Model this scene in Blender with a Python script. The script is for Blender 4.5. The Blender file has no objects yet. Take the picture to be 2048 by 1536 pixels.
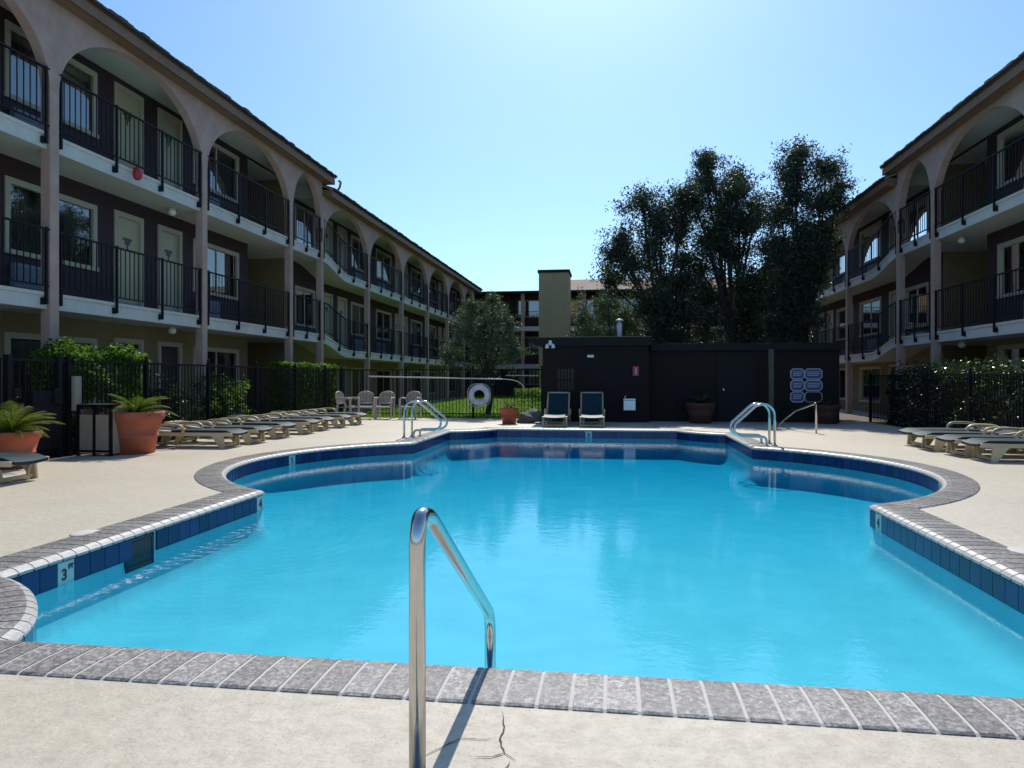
import bpy, bmesh, math, random
import numpy as np
from mathutils import Vector, Matrix
from mathutils.geometry import tessellate_polygon
R = math.radians
random.seed(7); rng = np.random.default_rng(7)
sc = bpy.context.scene
C = sc.collection

# ------------------------------------------------------------------ camera
cam = bpy.data.cameras.new('camera'); cam_ob = bpy.data.objects.new('camera', cam); C.objects.link(cam_ob)
cam.sensor_width = 36; cam.lens = 36*1430/2048; cam.shift_y = -10.6/2048
cam.clip_start = .05; cam.clip_end = 1000
cam_ob.location = (0, 0, 1.2); cam_ob.rotation_euler = (R(90), 0, .140)
sc.camera = cam_ob
# ------------------------------------------------------------------ light
SUN_EL, SUN_AZ = R(46), R(-2)          # azimuth measured from +Y towards +X
sd = Vector((math.sin(SUN_AZ)*math.cos(SUN_EL), math.cos(SUN_AZ)*math.cos(SUN_EL), math.sin(SUN_EL)))
w = bpy.data.worlds.new('World'); sc.world = w; w.use_nodes = True
nt = w.node_tree
sky = nt.nodes.new('ShaderNodeTexSky'); sky.sky_type = 'NISHITA'; sky.sun_disc = False
sky.sun_elevation = SUN_EL; sky.sun_rotation = SUN_AZ
sky.air_density = 1.0; sky.dust_density = .85; sky.ozone_density = 1.6; sky.altitude = 50
bg = nt.nodes['Background']
wbal = nt.nodes.new('ShaderNodeMix'); wbal.data_type = 'RGBA'; wbal.blend_type = 'MULTIPLY'; wbal.inputs['Factor'].default_value = 1
wbal.inputs[7].default_value = (.73, 1.0, 1.24, 1)          # cool white balance of the camera
nt.links.new(sky.outputs[0], wbal.inputs[6]); nt.links.new(wbal.outputs[2], bg.inputs[0]); bg.inputs[1].default_value = .125
sun = bpy.data.lights.new('sun', 'SUN'); sun.energy = 4.2; sun.angle = R(.53); sun.color = (1, .95, .87)
sun_ob = bpy.data.objects.new('sun', sun); C.objects.link(sun_ob)
sun_ob.rotation_euler = (-sd).to_track_quat('-Z', 'Y').to_euler(); sun_ob.location = (0, 30, 40)
vs = sc.view_settings; vs.view_transform = 'Standard'; vs.look = 'None'; vs.exposure = .08; vs.gamma = 1
vs.use_curve_mapping = False
sc.cycles.max_bounces = 8; sc.cycles.transparent_max_bounces = 12
sc.cycles.use_denoising = True

# ------------------------------------------------------------------ materials
def new_mat(name):
    m = bpy.data.materials.new(name); m.use_nodes = True
    return m, m.node_tree, m.node_tree.nodes['Principled BSDF']
def N(nt, t, **kw):
    n = nt.nodes.new(t)
    for k, v in kw.items(): setattr(n, k, v)
    return n
def pos(nt, scale=(1, 1, 1)):
    g = N(nt, 'ShaderNodeNewGeometry'); mp = N(nt, 'ShaderNodeMapping'); mp.inputs['Scale'].default_value = scale
    nt.links.new(g.outputs['Position'], mp.inputs[0]); return mp.outputs[0]
def noise(nt, vec, scale, detail=4, rough=.6):
    n = N(nt, 'ShaderNodeTexNoise'); n.inputs['Scale'].default_value = scale
    n.inputs['Detail'].default_value = detail; n.inputs['Roughness'].default_value = rough
    nt.links.new(vec, n.inputs['Vector']); return n.outputs[0]
def ramp(nt, fac, stops):
    r = N(nt, 'ShaderNodeValToRGB'); e = r.color_ramp.elements
    while len(e) < len(stops): e.new(.5)
    for q, (p, c) in zip(e, stops):
        q.position = p; q.color = (*c, 1) if len(c) == 3 else c
    nt.links.new(fac, r.inputs[0]); return r.outputs[0]
def mixc(nt, fac, a, b, mode='MIX'):
    m = N(nt, 'ShaderNodeMix', data_type='RGBA', blend_type=mode)
    for s, v in ((m.inputs['Factor'], fac), (m.inputs[6], a), (m.inputs[7], b)):
        if hasattr(v, 'links'): nt.links.new(v, s)
        elif isinstance(v, (int, float)): s.default_value = v
        else: s.default_value = (*v, 1)
    return m.outputs[2]
def bump(nt, h, strength, dist=.01):
    b = N(nt, 'ShaderNodeBump'); b.inputs['Strength'].default_value = strength; b.inputs['Distance'].default_value = dist
    nt.links.new(h, b.inputs['Height']); return b.outputs[0]
def dull(c, f): return tuple(x*f for x in c)
def mat(name, col, rough=.7, metal=0, var=.25, vscale=6, bs=0, bscale=60, bdist=.004, spec=None, scale=(1, 1, 1), rnd=0, dirt=None):
    m, nt, p = new_mat(name)
    v = pos(nt, scale)
    n1 = noise(nt, v, vscale, 6, .65)
    c = ramp(nt, n1, [(.25, dull(col, 1-var)), (.75, dull(col, 1+var*.6))])
    if dirt:
        n2 = noise(nt, v, vscale*.27, 5, .6)
        c = mixc(nt, ramp(nt, n2, [(.5, (0, 0, 0)), (.78, (.75, .75, .75))]), c, dirt)
    if rnd:
        oi = N(nt, 'ShaderNodeObjectInfo')
        c = mixc(nt, 1.0, c, ramp(nt, oi.outputs['Random'], [(0, (1-rnd,)*3), (1, (1+rnd*.4,)*3)]), 'MULTIPLY')
    nt.links.new(c, p.inputs['Base Color'])
    p.inputs['Roughness'].default_value = rough; p.inputs['Metallic'].default_value = metal
    if spec is not None: p.inputs['Specular IOR Level'].default_value = spec
    if bs: nt.links.new(bump(nt, noise(nt, v, bscale, 4, .65), bs, bdist), p.inputs['Normal'])
    return m
M = {}
M['stucco'] = mat('mauve_stucco', (.50, .33, .265), .9, var=.22, vscale=3, bs=.5, bscale=45, bdist=.008, dirt=(.37, .235, .17))
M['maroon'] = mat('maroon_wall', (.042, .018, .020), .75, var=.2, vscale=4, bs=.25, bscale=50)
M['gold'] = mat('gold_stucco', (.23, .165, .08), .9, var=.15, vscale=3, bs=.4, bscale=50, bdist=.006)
M['cream'] = mat('cream_trim', (.43, .38, .26), .6, var=.1)
M['door'] = mat('door_paint', (.45, .39, .235), .5, var=.08)
M['darkdoor'] = mat('dark_door', (.035, .02, .022), .5, var=.1)
M['slab'] = mat('slab_paint', (.63, .60, .53), .75, var=.12, vscale=2.5, bs=.2, bscale=40, dirt=(.44, .41, .35))
M['soffit'] = mat('soffit_paint', (.46, .44, .36), .9, var=.08, vscale=2, bs=.3, bscale=70)
M['iron'] = mat('black_iron', (.009, .009, .011), .6, var=.2, spec=.2)
M['fascia'] = mat('fascia_wood', (.23, .13, .07), .7, var=.3, vscale=5)
M['shingle'] = mat('roof_shingle', (.13, .10, .085), .9, var=.4, vscale=8, bs=.6, bscale=30, rnd=.4)
M['roof'] = mat('roof_field', (.30, .21, .16), .9, var=.25, vscale=3, bs=.6, bscale=20)
M['kick'] = mat('blue_kickplate', (.12, .22, .42), .5, var=.1)
M['ac'] = mat('air_conditioner', (.17, .20, .26), .5, var=.1)
M['plaque'] = mat('plaque', (.10, .08, .05), .5)
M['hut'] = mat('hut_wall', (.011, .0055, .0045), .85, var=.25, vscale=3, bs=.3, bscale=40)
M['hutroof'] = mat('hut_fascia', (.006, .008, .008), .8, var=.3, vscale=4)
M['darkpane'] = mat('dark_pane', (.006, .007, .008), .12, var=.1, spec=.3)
M['postpaint'] = mat('post_paint', (.09, .085, .07), .8)  # pale post, its colour darkened to stand in for the eave shade
M['shadepot'] = mat('shaded_terracotta', (.10, .04, .028), .9, var=.3)  # same terracotta with the pool house shade put into its colour
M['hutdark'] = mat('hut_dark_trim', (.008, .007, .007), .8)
M['terracotta'] = mat('terracotta', (.42, .105, .05), .8, var=.2, vscale=5, bs=.2, bscale=60, dirt=(.30, .10, .06))
M['soil'] = mat('soil', (.05, .035, .025), 1, var=.4, vscale=20)
M['resin'] = mat('beige_resin', (.60, .47, .28), .45, var=.12, vscale=4, rnd=.12)
M['sling'] = mat('teal_sling', (.008, .034, .046), .55, var=.2, vscale=30, spec=.25)
M['chair'] = mat('taupe_resin', (.58, .48, .38), .45, var=.1, rnd=.1)
M['steel'] = mat('steel', (.62, .61, .58), .16, 1, var=.1, vscale=30)
M['binpanel'] = mat('bin_panel', (.36, .30, .21), .8, var=.15, bs=.3, bscale=80)
M['white'] = mat('white_plastic', (.78, .78, .76), .45, var=.06)
M['greypole'] = mat('pole_white', (.66, .64, .60), .45, var=.1)
M['rock'] = mat('boulder', (.14, .135, .13), .9, var=.4, vscale=6, bs=.8, bscale=10, bdist=.03)
M['red'] = mat('red_paint', (.45, .03, .05), .45, var=.12)
M['signblue'] = mat('sign_blue', (.04, .07, .22), .5, var=.06)
M['signwhite'] = mat('sign_white', (.44, .46, .54), .5, var=.08)
M['galv'] = mat('galvanised', (.62, .63, .66), .35, .7, var=.12, vscale=10)
M['bark'] = mat('bark', (.06, .046, .036), .95, var=.4, vscale=12, bs=.8, bscale=18, bdist=.02)
M['print'] = mat('black_print', (.015, .02, .03), .5, var=0)
M['tan'] = mat('tan_stucco', (.46, .33, .18), .9, var=.12, vscale=2, bs=.4, bscale=40)
M['crack'] = mat('crack', (.10, .085, .07), 1, var=.3, vscale=30)
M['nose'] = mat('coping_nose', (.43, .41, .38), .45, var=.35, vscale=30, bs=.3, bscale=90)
M['lid'] = mat('lid_plastic', (.60, .58, .52), .6, var=.15)
M['grout'] = mat('grout', (.60, .57, .52), .9, var=.12, vscale=20)
M['concrete_path'] = mat('path_concrete', (.42, .36, .33), .9, var=.15)
M['ground'] = mat('earth', (.16, .13, .10), 1, var=.3, vscale=2)

def deck_mat():
    m, nt, p = new_mat('deck_concrete'); v = pos(nt)
    big = noise(nt, v, .55, 5, .6); mid = noise(nt, v, 11, 8, .75); fine = noise(nt, v, 48, 6, .8)
    c = ramp(nt, big, [(.3, (.57, .50, .38)), (.7, (.68, .61, .48))])
    c = mixc(nt, ramp(nt, mid, [(.42, (0, 0, 0)), (.70, (.8, .8, .8))]), c, (.41, .355, .27))
    c = mixc(nt, ramp(nt, fine, [(.55, (0, 0, 0)), (.66, (.85, .85, .85))]), c, (.30, .255, .19))
    # streaky scuffs
    st = noise(nt, pos(nt, (1.5, 9, 1)), 2.2, 6, .75)
    c = mixc(nt, ramp(nt, st, [(.62, (0, 0, 0)), (.72, (.6, .6, .6))]), c, (.27, .235, .18))
    nt.links.new(c, p.inputs['Base Color'])
    nt.links.new(ramp(nt, mid, [(.3, (.34,)*3), (.7, (.56,)*3)]), p.inputs['Roughness'])
    h = N(nt, 'ShaderNodeMath', operation='ADD'); nt.links.new(mid, h.inputs[0])
    f2 = N(nt, 'ShaderNodeMath', operation='MULTIPLY'); nt.links.new(fine, f2.inputs[0]); f2.inputs[1].default_value = .35
    nt.links.new(f2.outputs[0], h.inputs[1])
    nt.links.new(bump(nt, h.outputs[0], .9, .009), p.inputs['Normal'])
    return m
M['deck'] = deck_mat()
def coping_mat():
    m, nt, p = new_mat('coping_stone'); v = pos(nt)
    f = noise(nt, v, 50, 6, .78); b = noise(nt, v, 9, 4, .6)
    c = ramp(nt, f, [(.38, (.075, .068, .066)), (.5, (.235, .21, .195)), (.62, (.56, .54, .51))])
    c = mixc(nt, ramp(nt, b, [(.35, (0, 0, 0)), (.75, (.4, .4, .4))]), c, (.30, .275, .25))
    oi = N(nt, 'ShaderNodeObjectInfo')
    c = mixc(nt, 1.0, c, ramp(nt, oi.outputs['Random'], [(0, (.66,)*3), (1, (1.08,)*3)]), 'MULTIPLY')
    nt.links.new(c, p.inputs['Base Color']); p.inputs['Roughness'].default_value = .38
    nt.links.new(bump(nt, f, .8, .005), p.inputs['Normal'])
    return m
M['coping'] = coping_mat()
def tile_mat():
    m, nt, p = new_mat('blue_tile'); oi = N(nt, 'ShaderNodeObjectInfo')
    c = ramp(nt, oi.outputs['Random'], [(0, (.006, .010, .065)), (.5, (.010, .018, .105)), (1, (.016, .030, .155))])
    c2 = mixc(nt, ramp(nt, noise(nt, pos(nt), 40, 4), [(.3, (0, 0, 0)), (.8, (.35, .35, .35))]), c, (.03, .025, .07))
    nt.links.new(c2, p.inputs['Base Color']); p.inputs['Roughness'].default_value = .18
    return m
M['tile'] = tile_mat()
M['mtile'] = mat('marker_tile', (.42, .55, .52), .3, var=.1)
def plaster_mat():
    m, nt, p = new_mat('pool_plaster'); v = pos(nt)
    c = ramp(nt, noise(nt, v, 1.9, 6, .65), [(.3, (.29, .63, .70)), (.7, (.38, .74, .80))])
    nt.links.new(c, p.inputs['Base Color']); p.inputs['Roughness'].default_value = .8
    return m
M['plaster'] = plaster_mat()
def water_mat():
    m, nt, p = new_mat('pool_water'); nt.nodes.remove(p)
    out = nt.nodes['Material Output']
    v = pos(nt, (1, 1.0, 1))
    n1 = noise(nt, pos(nt, (1, 1.5, 1)), 7, 3, .55); n2 = noise(nt, v, 26, 2, .5); n3 = noise(nt, v, 1.2, 2, .5)
    # concentric ripples spreading from the skimmer side
    g = N(nt, 'ShaderNodeNewGeometry'); sub = N(nt, 'ShaderNodeVectorMath', operation='SUBTRACT')
    nt.links.new(g.outputs['Position'], sub.inputs[0]); sub.inputs[1].default_value = (-3.35, 5.9, -.18)
    ln = N(nt, 'ShaderNodeVectorMath', operation='LENGTH'); nt.links.new(sub.outputs[0], ln.inputs[0])
    k = N(nt, 'ShaderNodeMath', operation='MULTIPLY'); nt.links.new(ln.outputs['Value'], k.inputs[0]); k.inputs[1].default_value = 52
    s = N(nt, 'ShaderNodeMath', operation='SINE'); nt.links.new(k.outputs[0], s.inputs[0])
    fo = ramp(nt, ln.outputs['Value'], [(0, (.5,)*3), (1, (0, 0, 0))])
    mr = N(nt, 'ShaderNodeMapRange'); nt.links.new(ln.outputs['Value'], mr.inputs[0])
    mr.inputs[1].default_value = .1; mr.inputs[2].default_value = 2.2; mr.inputs[3].default_value = .60; mr.inputs[4].default_value = 0
    sr = N(nt, 'ShaderNodeMath', operation='MULTIPLY'); nt.links.new(s.outputs[0], sr.inputs[0]); nt.links.new(mr.outputs[0], sr.inputs[1])
    def add(a, b, kb):
        x = N(nt, 'ShaderNodeMath', operation='MULTIPLY_ADD'); nt.links.new(b, x.inputs[0]); x.inputs[1].default_value = kb
        nt.links.new(a, x.inputs[2]); return x.outputs[0]
    h = add(add(n1, n2, .55), n3, 1.0); h = add(h, sr.outputs[0], 1.0)
    bn = bump(nt, h, .06, .02)
    fr = N(nt, 'ShaderNodeFresnel'); fr.inputs[0].default_value = 1.333; nt.links.new(bn, fr.inputs[1])
    tr = N(nt, 'ShaderNodeBsdfTransparent'); tr.inputs[0].default_value = (.97, .995, 1, 1)
    gl = N(nt, 'ShaderNodeBsdfGlossy'); gl.inputs['Roughness'].default_value = .015; nt.links.new(bn, gl.inputs['Normal'])
    mx = N(nt, 'ShaderNodeMixShader')
    nt.links.new(fr.outputs[0], mx.inputs[0]); nt.links.new(tr.outputs[0], mx.inputs[1]); nt.links.new(gl.outputs[0], mx.inputs[2])
    nt.links.new(mx.outputs[0], out.inputs['Surface'])
    va = N(nt, 'ShaderNodeVolumeAbsorption'); va.inputs[0].default_value = (.06, .84, .95, 1); va.inputs[1].default_value = 1.0
    nt.links.new(va.outputs[0], out.inputs['Volume'])
    return m
M['water'] = water_mat()
def glass_mat():
    m, nt, p = new_mat('window_glass'); nt.nodes.remove(p); out = nt.nodes['Material Output']
    fr = N(nt, 'ShaderNodeFresnel'); fr.inputs[0].default_value = 2.9
    tr = N(nt, 'ShaderNodeBsdfTransparent'); tr.inputs[0].default_value = (.72, .76, .76, 1)
    gl = N(nt, 'ShaderNodeBsdfGlossy'); gl.inputs['Roughness'].default_value = .01
    mx = N(nt, 'ShaderNodeMixShader'); nt.links.new(fr.outputs[0], mx.inputs[0]); nt.links.new(tr.outputs[0], mx.inputs[1]); nt.links.new(gl.outputs[0], mx.inputs[2])
    nt.links.new(mx.outputs[0], out.inputs['Surface']); return m
M['glass'] = glass_mat()
M['curtain'] = mat('curtain', (.66, .65, .56), .9, var=.25, vscale=3, scale=(1, 9, .05))
def leaf_mat(name, a, b, rough=.4, trans=.25, spec=.5):
    m, nt, p = new_mat(name); out = nt.nodes['Material Output']
    g = N(nt, 'ShaderNodeNewGeometry')
    c = ramp(nt, g.outputs['Random Per Island'], [(0, a), (.6, b), (1, dull(b, 1.35))])
    nt.links.new(c, p.inputs['Base Color']); p.inputs['Roughness'].default_value = rough
    p.inputs['Specular IOR Level'].default_value = spec
    t = N(nt, 'ShaderNodeBsdfTranslucent'); nt.links.new(mixc(nt, .5, c, (.10, .20, .02)), t.inputs[0])
    mx = N(nt, 'ShaderNodeMixShader'); mx.inputs[0].default_value = trans
    nt.links.new(p.outputs[0], mx.inputs[1]); nt.links.new(t.outputs[0], mx.inputs[2]); nt.links.new(mx.outputs[0], out.inputs[0])
    return m
M['leaf_dark'] = leaf_mat('leaf_dark', (.026, .038, .022), (.062, .078, .045), .5, .16, .35)
M['leaf_olive'] = leaf_mat('leaf_olive', (.05, .072, .04), (.12, .15, .085), .55, .2, .3)
M['leaf_hedge'] = leaf_mat('leaf_hedge', (.035, .085, .012), (.15, .27, .035), .45, .55, .25)
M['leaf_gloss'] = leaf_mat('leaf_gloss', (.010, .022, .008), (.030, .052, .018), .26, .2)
M['leaf_palm'] = leaf_mat('leaf_palm', (.06, .10, .012), (.17, .18, .022), .65, .45, .15)
M['grass'] = leaf_mat('grass', (.11, .24, .02), (.20, .36, .035), .6, .45, .2)

# ------------------------------------------------------------------ mesh helpers
class MB:
    def __init__(s): s.v = []; s.f = []
    def quad(s, *p):
        n = len(s.v); s.v += [tuple(q) for q in p]; s.f.append(tuple(range(n, n+len(p)))); return s
    def hexa(s, p):                       # 8 points: bottom ccw, top ccw
        n = len(s.v); s.v += [tuple(q) for q in p]
        for f in ((3, 2, 1, 0), (4, 5, 6, 7), (0, 1, 5, 4), (1, 2, 6, 5), (2, 3, 7, 6), (3, 0, 4, 7)):
            s.f.append(tuple(n+i for i in f))
        return s
    def box(s, x0, x1, y0, y1, z0, z1):
        x0, x1 = sorted((x0, x1)); y0, y1 = sorted((y0, y1)); z0, z1 = sorted((z0, z1))
        return s.hexa([(x0, y0, z0), (x1, y0, z0), (x1, y1, z0), (x0, y1, z0), (x0, y0, z1), (x1, y0, z1), (x1, y1, z1), (x0, y1, z1)])
    def tube(s, path, r, n=8, cap=True):
        P = [Vector(p) for p in path]; rr = r if isinstance(r, (list, tuple)) else [r]*len(P)
        t0 = (P[1]-P[0]).normalized(); u = t0.orthogonal().normalized(); base = len(s.v)
        for i, p in enumerate(P):
            t = (P[min(i+1, len(P)-1)]-P[max(i-1, 0)]).normalized()
            u = (u - t*u.dot(t)).normalized(); v = t.cross(u)
            for k in range(n):
                a = 2*math.pi*k/n; s.v.append(tuple(p+(u*math.cos(a)+v*math.sin(a))*rr[i]))
        for i in range(len(P)-1):
            for k in range(n):
                a = base+i*n+k; b = base+i*n+(k+1) % n; s.f.append((a, b, b+n, a+n))
        if cap:
            s.f.append(tuple(base+k for k in range(n))[::-1]); s.f.append(tuple(base+(len(P)-1)*n+k for k in range(n)))
        return s
    def lathe(s, prof, c, n=28):
        base = len(s.v)
        for (r, z) in prof:
            for k in range(n):
                a = 2*math.pi*k/n; s.v.append((c[0]+r*math.cos(a), c[1]+r*math.sin(a), c[2]+z))
        for i in range(len(prof)-1):
            for k in range(n):
                a = base+i*n+k; b = base+i*n+(k+1) % n; s.f.append((a, b, b+n, a+n))
        return s
    def sheet(s, rows):                    # grid of points
        base = len(s.v); m = len(rows[0])
        for r_ in rows: s.v += [tuple(p) for p in r_]
        for i in range(len(rows)-1):
            for j in range(m-1):
                a = base+i*m+j; s.f.append((a, a+1, a+m+1, a+m))
        return s
    def build(s, name, m, parent=None, smooth=False, org=None):
        o0 = Vector((0, 0, 0))
        if org is not None: o0 = Vector(org)
        elif parent is not None: o0 = ORG.get(parent.name, o0)
        me = bpy.data.meshes.new(name); me.from_pydata([(a-o0.x, b-o0.y, c-o0.z) for a, b, c in s.v], [], s.f)
        me.materials.append(M[m]); me.update()
        if smooth: me.polygons.foreach_set('use_smooth', [True]*len(me.polygons))
        o = bpy.data.objects.new(name, me); C.objects.link(o)
        if parent is not None: o.parent = parent; ORG[o.name] = o0
        return o
ORG = {}
def thing(name, label, cat, loc=(0, 0, 0), group=None, rz=0):
    o = bpy.data.objects.new(name, None); C.objects.link(o); o.location = loc; o.rotation_euler = (0, 0, rz)
    o['label'] = label; o['category'] = cat
    if group: o['group'] = group
    if rz == 0: ORG[o.name] = Vector(loc)
    return o
def tag(o, label, cat, group=None):
    o['label'] = label; o['category'] = cat
    if group: o['group'] = group
    return o
def kind(o, k): o['kind'] = k; return o
def copy_tree(o, parent=None):
    c = o.copy(); C.objects.link(c); c.parent = parent
    for ch in list(o.children): copy_tree(ch, c)
    return c
def bevel(o, wd=.01, seg=2):
    b = o.modifiers.new('bevel', 'BEVEL'); b.width = wd; b.segments = seg; b.limit_method = 'ANGLE'; return o
def smooth_path(pts, n=6):
    P = [Vector(p) for p in pts]; out = []
    for i in range(len(P)-1):
        p0 = P[max(i-1, 0)]; p1 = P[i]; p2 = P[i+1]; p3 = P[min(i+2, len(P)-1)]
        for k in range(n):
            t = k/n
            out.append(.5*((2*p1)+(-p0+p2)*t+(2*p0-5*p1+4*p2-p3)*t*t+(-p0+3*p1-3*p2+p3)*t**3))
    out.append(P[-1]); return out
def fillet(pts, r, n=6):
    P = [Vector(p) for p in pts]; out = [P[0]]
    for i in range(1, len(P)-1):
        a = (P[i-1]-P[i]); b = (P[i+1]-P[i]); d = min(r, a.length*.48, b.length*.48)
        A = P[i]+a.normalized()*d; B = P[i]+b.normalized()*d
        for k in range(n+1):
            t = k/n; out.append(A*(1-t)**2+P[i]*2*t*(1-t)+B*t*t)
    out.append(P[-1]); return out
def leaves(name, m, parent, cen, size, aspect=.45, up=None, org=(0, 0, 0), flat=.5):
    cen = np.asarray(cen, float)-np.array(org); n = len(cen)
    d = rng.normal(size=(n, 3)); d[:, 2] = d[:, 2]*flat
    if up is not None: d += np.array(up)
    d /= np.linalg.norm(d, axis=1, keepdims=True)
    q = rng.normal(size=(n, 3)); s = np.cross(d, q); s /= np.linalg.norm(s, axis=1, keepdims=True)
    nn = np.cross(d, s)
    L = (size*rng.uniform(.65, 1.35, n))[:, None]; W = L*aspect*.5
    v = np.empty((n, 4, 3)); v[:, 0] = cen-d*L*.5; v[:, 1] = cen-d*L*.05+s*W+nn*W*.35; v[:, 2] = cen+d*L*.5; v[:, 3] = cen-d*L*.05-s*W+nn*W*.35
    me = bpy.data.meshes.new(name); me.vertices.add(n*4); me.vertices.foreach_set('co', v.reshape(-1))
    me.loops.add(n*4); me.loops.foreach_set('vertex_index', np.arange(n*4, dtype=np.int32))
    me.polygons.add(n); me.polygons.foreach_set('loop_start', np.arange(0, n*4, 4, dtype=np.int32))
    me.materials.append(M[m]); me.update(calc_edges=True)
    o = bpy.data.objects.new(name, me); C.objects.link(o)
    if parent is not None: o.parent = parent
    return o

# ------------------------------------------------------------------ pool outline
XC, HW, RC, RCR = -.64, 3.07, .95, .72
XL, XR, YF, YB = XC-HW, XC+HW, 2.94, 17.0
BY0, BY1, BD = 7.22, 13.0, 1.58
BM = (BY0+BY1)/2; BH = (BY1-BY0)/2; BR = (BH*BH+BD*BD)/(2*BD)
def arc(cx, cy, r, a0, a1, n): return [(cx+r*math.cos(a0+(a1-a0)*i/n), cy+r*math.sin(a0+(a1-a0)*i/n)) for i in range(n+1)]
def corner_arc(cx, cy, r, a0, a1, n):
    o = []
    for i in range(n+1):
        a = a0+(a1-a0)*i/n; q = r*(1-.15*math.sin(math.pi*i/n)); o.append((cx+q*math.cos(a), cy+q*math.sin(a)))
    return o
def line(a, b, n): return [(a[0]+(b[0]-a[0])*i/n, a[1]+(b[1]-a[1])*i/n) for i in range(n+1)]
ba = math.asin(BH/BR)
P_ = math.pi
pieces = [                                   # counter-clockwise, deck on the right-hand side
 ('front', line((XL+RC, YF), (XR-RCR, YF), 18)),
 ('corner', corner_arc(XR, YF, RCR, P_, P_/2, 24)),
 ('wall', line((XR, YF+RCR), (XR, BY0), 18)),
 ('bulge', arc(XR-(BR-BD), BM, BR, -ba, ba, 40)),
 ('wall', line((XR, BY1), (XR, YB-RC), 18)),
 ('corner', corner_arc(XR, YB, RC, -P_/2, -P_, 24)),
 ('back', line((XR-RC, YB), (XL+RC, YB), 18)),
 ('corner', corner_arc(XL, YB, RC, 0, -P_/2, 24)),
 ('wall', line((XL, YB-RC), (XL, BY1), 18)),
 ('bulge', arc(XL+(BR-BD), BM, BR, P_-ba, P_+ba, 40)),
 ('wall', line((XL, BY0), (XL, YF+RC), 18)),
 ('corner', corner_arc(XL, YF, RC, P_/2, 0, 24)),
]
outline = []
for k, pts in pieces: outline += pts[:-1]
def offs(poly, d):                           # offset towards the deck, miter limited
    n = len(poly); out = []
    for i in range(n):
        a = Vector(poly[i-1]); b = Vector(poly[i]); c = Vector(poly[(i+1) % n])
        t1 = (b-a).normalized(); t2 = (c-b).normalized()
        n1 = Vector((t1.y, -t1.x)); n2 = Vector((t2.y, -t2.x)); m_ = (n1+n2)
        m_ = m_/max(m_.length_squared, .35)*2
        out.append(tuple(b+m_*d))
    return out
WATER_Z = -.185
# ---- deck with the pool cut out
deck_rect = [(-9.2, -9), (8.2, -9), (8.2, 21.25), (-9.2, 21.25)]
hole = offs(outline, .06)
def sheet_with_hole(name, outer, inner, z, m, k='structure'):
    loops = [[Vector((x, y, 0)) for x, y in outer], [Vector((x, y, 0)) for x, y in inner[::-1]]]
    tris = tessellate_polygon(loops); allp = outer+inner[::-1]
    b = MB(); b.v = [(x, y, z) for x, y in allp]; b.f = []
    for t in tris:
        p = [Vector(allp[i]) for i in t]; cr = (p[1]-p[0]).cross(p[2]-p[0])
        if abs(cr) < 1e-9: continue
        b.f.append(tuple(t) if cr > 0 else tuple(t)[::-1])
    return kind(b.build(name, m), k)
deck = sheet_with_hole('pool_deck', deck_rect, hole, 0, 'deck')
ground = sheet_with_hole('ground', [(-260, -260), (260, -260), (260, 400), (-260, 400)], deck_rect, -.03, 'ground')
# ---- shell: walls, floor
sh = MB(); W = offs(outline, .012)
n = len(W)
def floor_z(y): 
    pts = [(-2, -.52), (6.5, -.53), (13.5, -.62), (20, -.64)]
    for (y0, z0), (y1, z1) in zip(pts, pts[1:]):
        if y <= y1: return z0+(z1-z0)*(y-y0)/(y1-y0)
    return -.64
cove = [(.012, -.03), (.012, -.24), (.0, -.33), (-.025, -.41), (-.06, -.465), (-.11, -.50), (-.18, -.518), (-.26, -.527)]
rg_ = [offs(outline, d) for d, z in cove]
cz_ = lambda p, z: z if z > -.25 else -.24+(z+.24)*(floor_z(p[1])+.24)/-.28
sh.sheet([[(*rg_[k][i % n], cz_(rg_[k][i % n], cove[k][1])) for k in range(len(cove)-1, -1, -1)] for i in range(n+1)])
ys = [1.5+.5*i for i in range(35)]
sh.sheet([[(x, y, floor_z(y)) for x in (-6.5, -3, 0, 3, 6)] for y in ys])
shell = kind(sh.build('pool_shell', 'plaster', smooth=True), 'structure')
# ---- water body
wb = MB(); WO = offs(outline, .02)
tris = tessellate_polygon([[Vector((x, y, 0)) for x, y in WO]])
nn = len(WO)
wb.v = [(x, y, WATER_Z) for x, y in WO]+[(x, y, -.85) for x, y in WO]
for t in tris:
    p = [Vector(WO[i]) for i in t]; cr = (p[1]-p[0]).cross(p[2]-p[0]); t = tuple(t)
    if cr < 0: t = t[::-1]
    wb.f.append(t); wb.f.append(tuple(i+nn for i in t[::-1]))
for i in range(nn):
    j = (i+1) % nn; wb.f.append((i, i+nn, j+nn, j))
water = kind(wb.build('pool_water', 'water'), 'structure')
# ---- coping bricks
def resample(pts, step):
    P = [Vector(p) for p in pts]; L = [0]
    for a, b in zip(P, P[1:]): L.append(L[-1]+(b-a).length)
    k = max(1, round(L[-1]/step)); out = []
    def at(s):
        for i in range(len(P)-1):
            if s <= L[i+1]+1e-9 or i == len(P)-2:
                t = (s-L[i])/(L[i+1]-L[i]); return P[i].lerp(P[i+1], t), (P[i+1]-P[i]).normalized()
    return L[-1], at, k
def clip(poly, p, nrm):                      # keep side where (q-p).nrm >= 0
    out = []
    for i in range(len(poly)):
        a, b = poly[i], poly[(i+1) % len(poly)]
        da, db = (a[0]-p).dot(nrm), (b[0]-p).dot(nrm)
        if da >= 0: out.append(a)
        if da*db < 0:
            t = da/(da-db); out.append((a[0].lerp(b[0], t), a[1]+(b[1]-a[1])*t))
    return out
CW = .35
prof = [(CW, -.03), (CW, .004), (CW-.012, .010), (.20, .014), (.09, .013), (.035, .008), (.005, -.004), (-.014, -.022), (-.014, -.040), (.008, -.048)]
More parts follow.
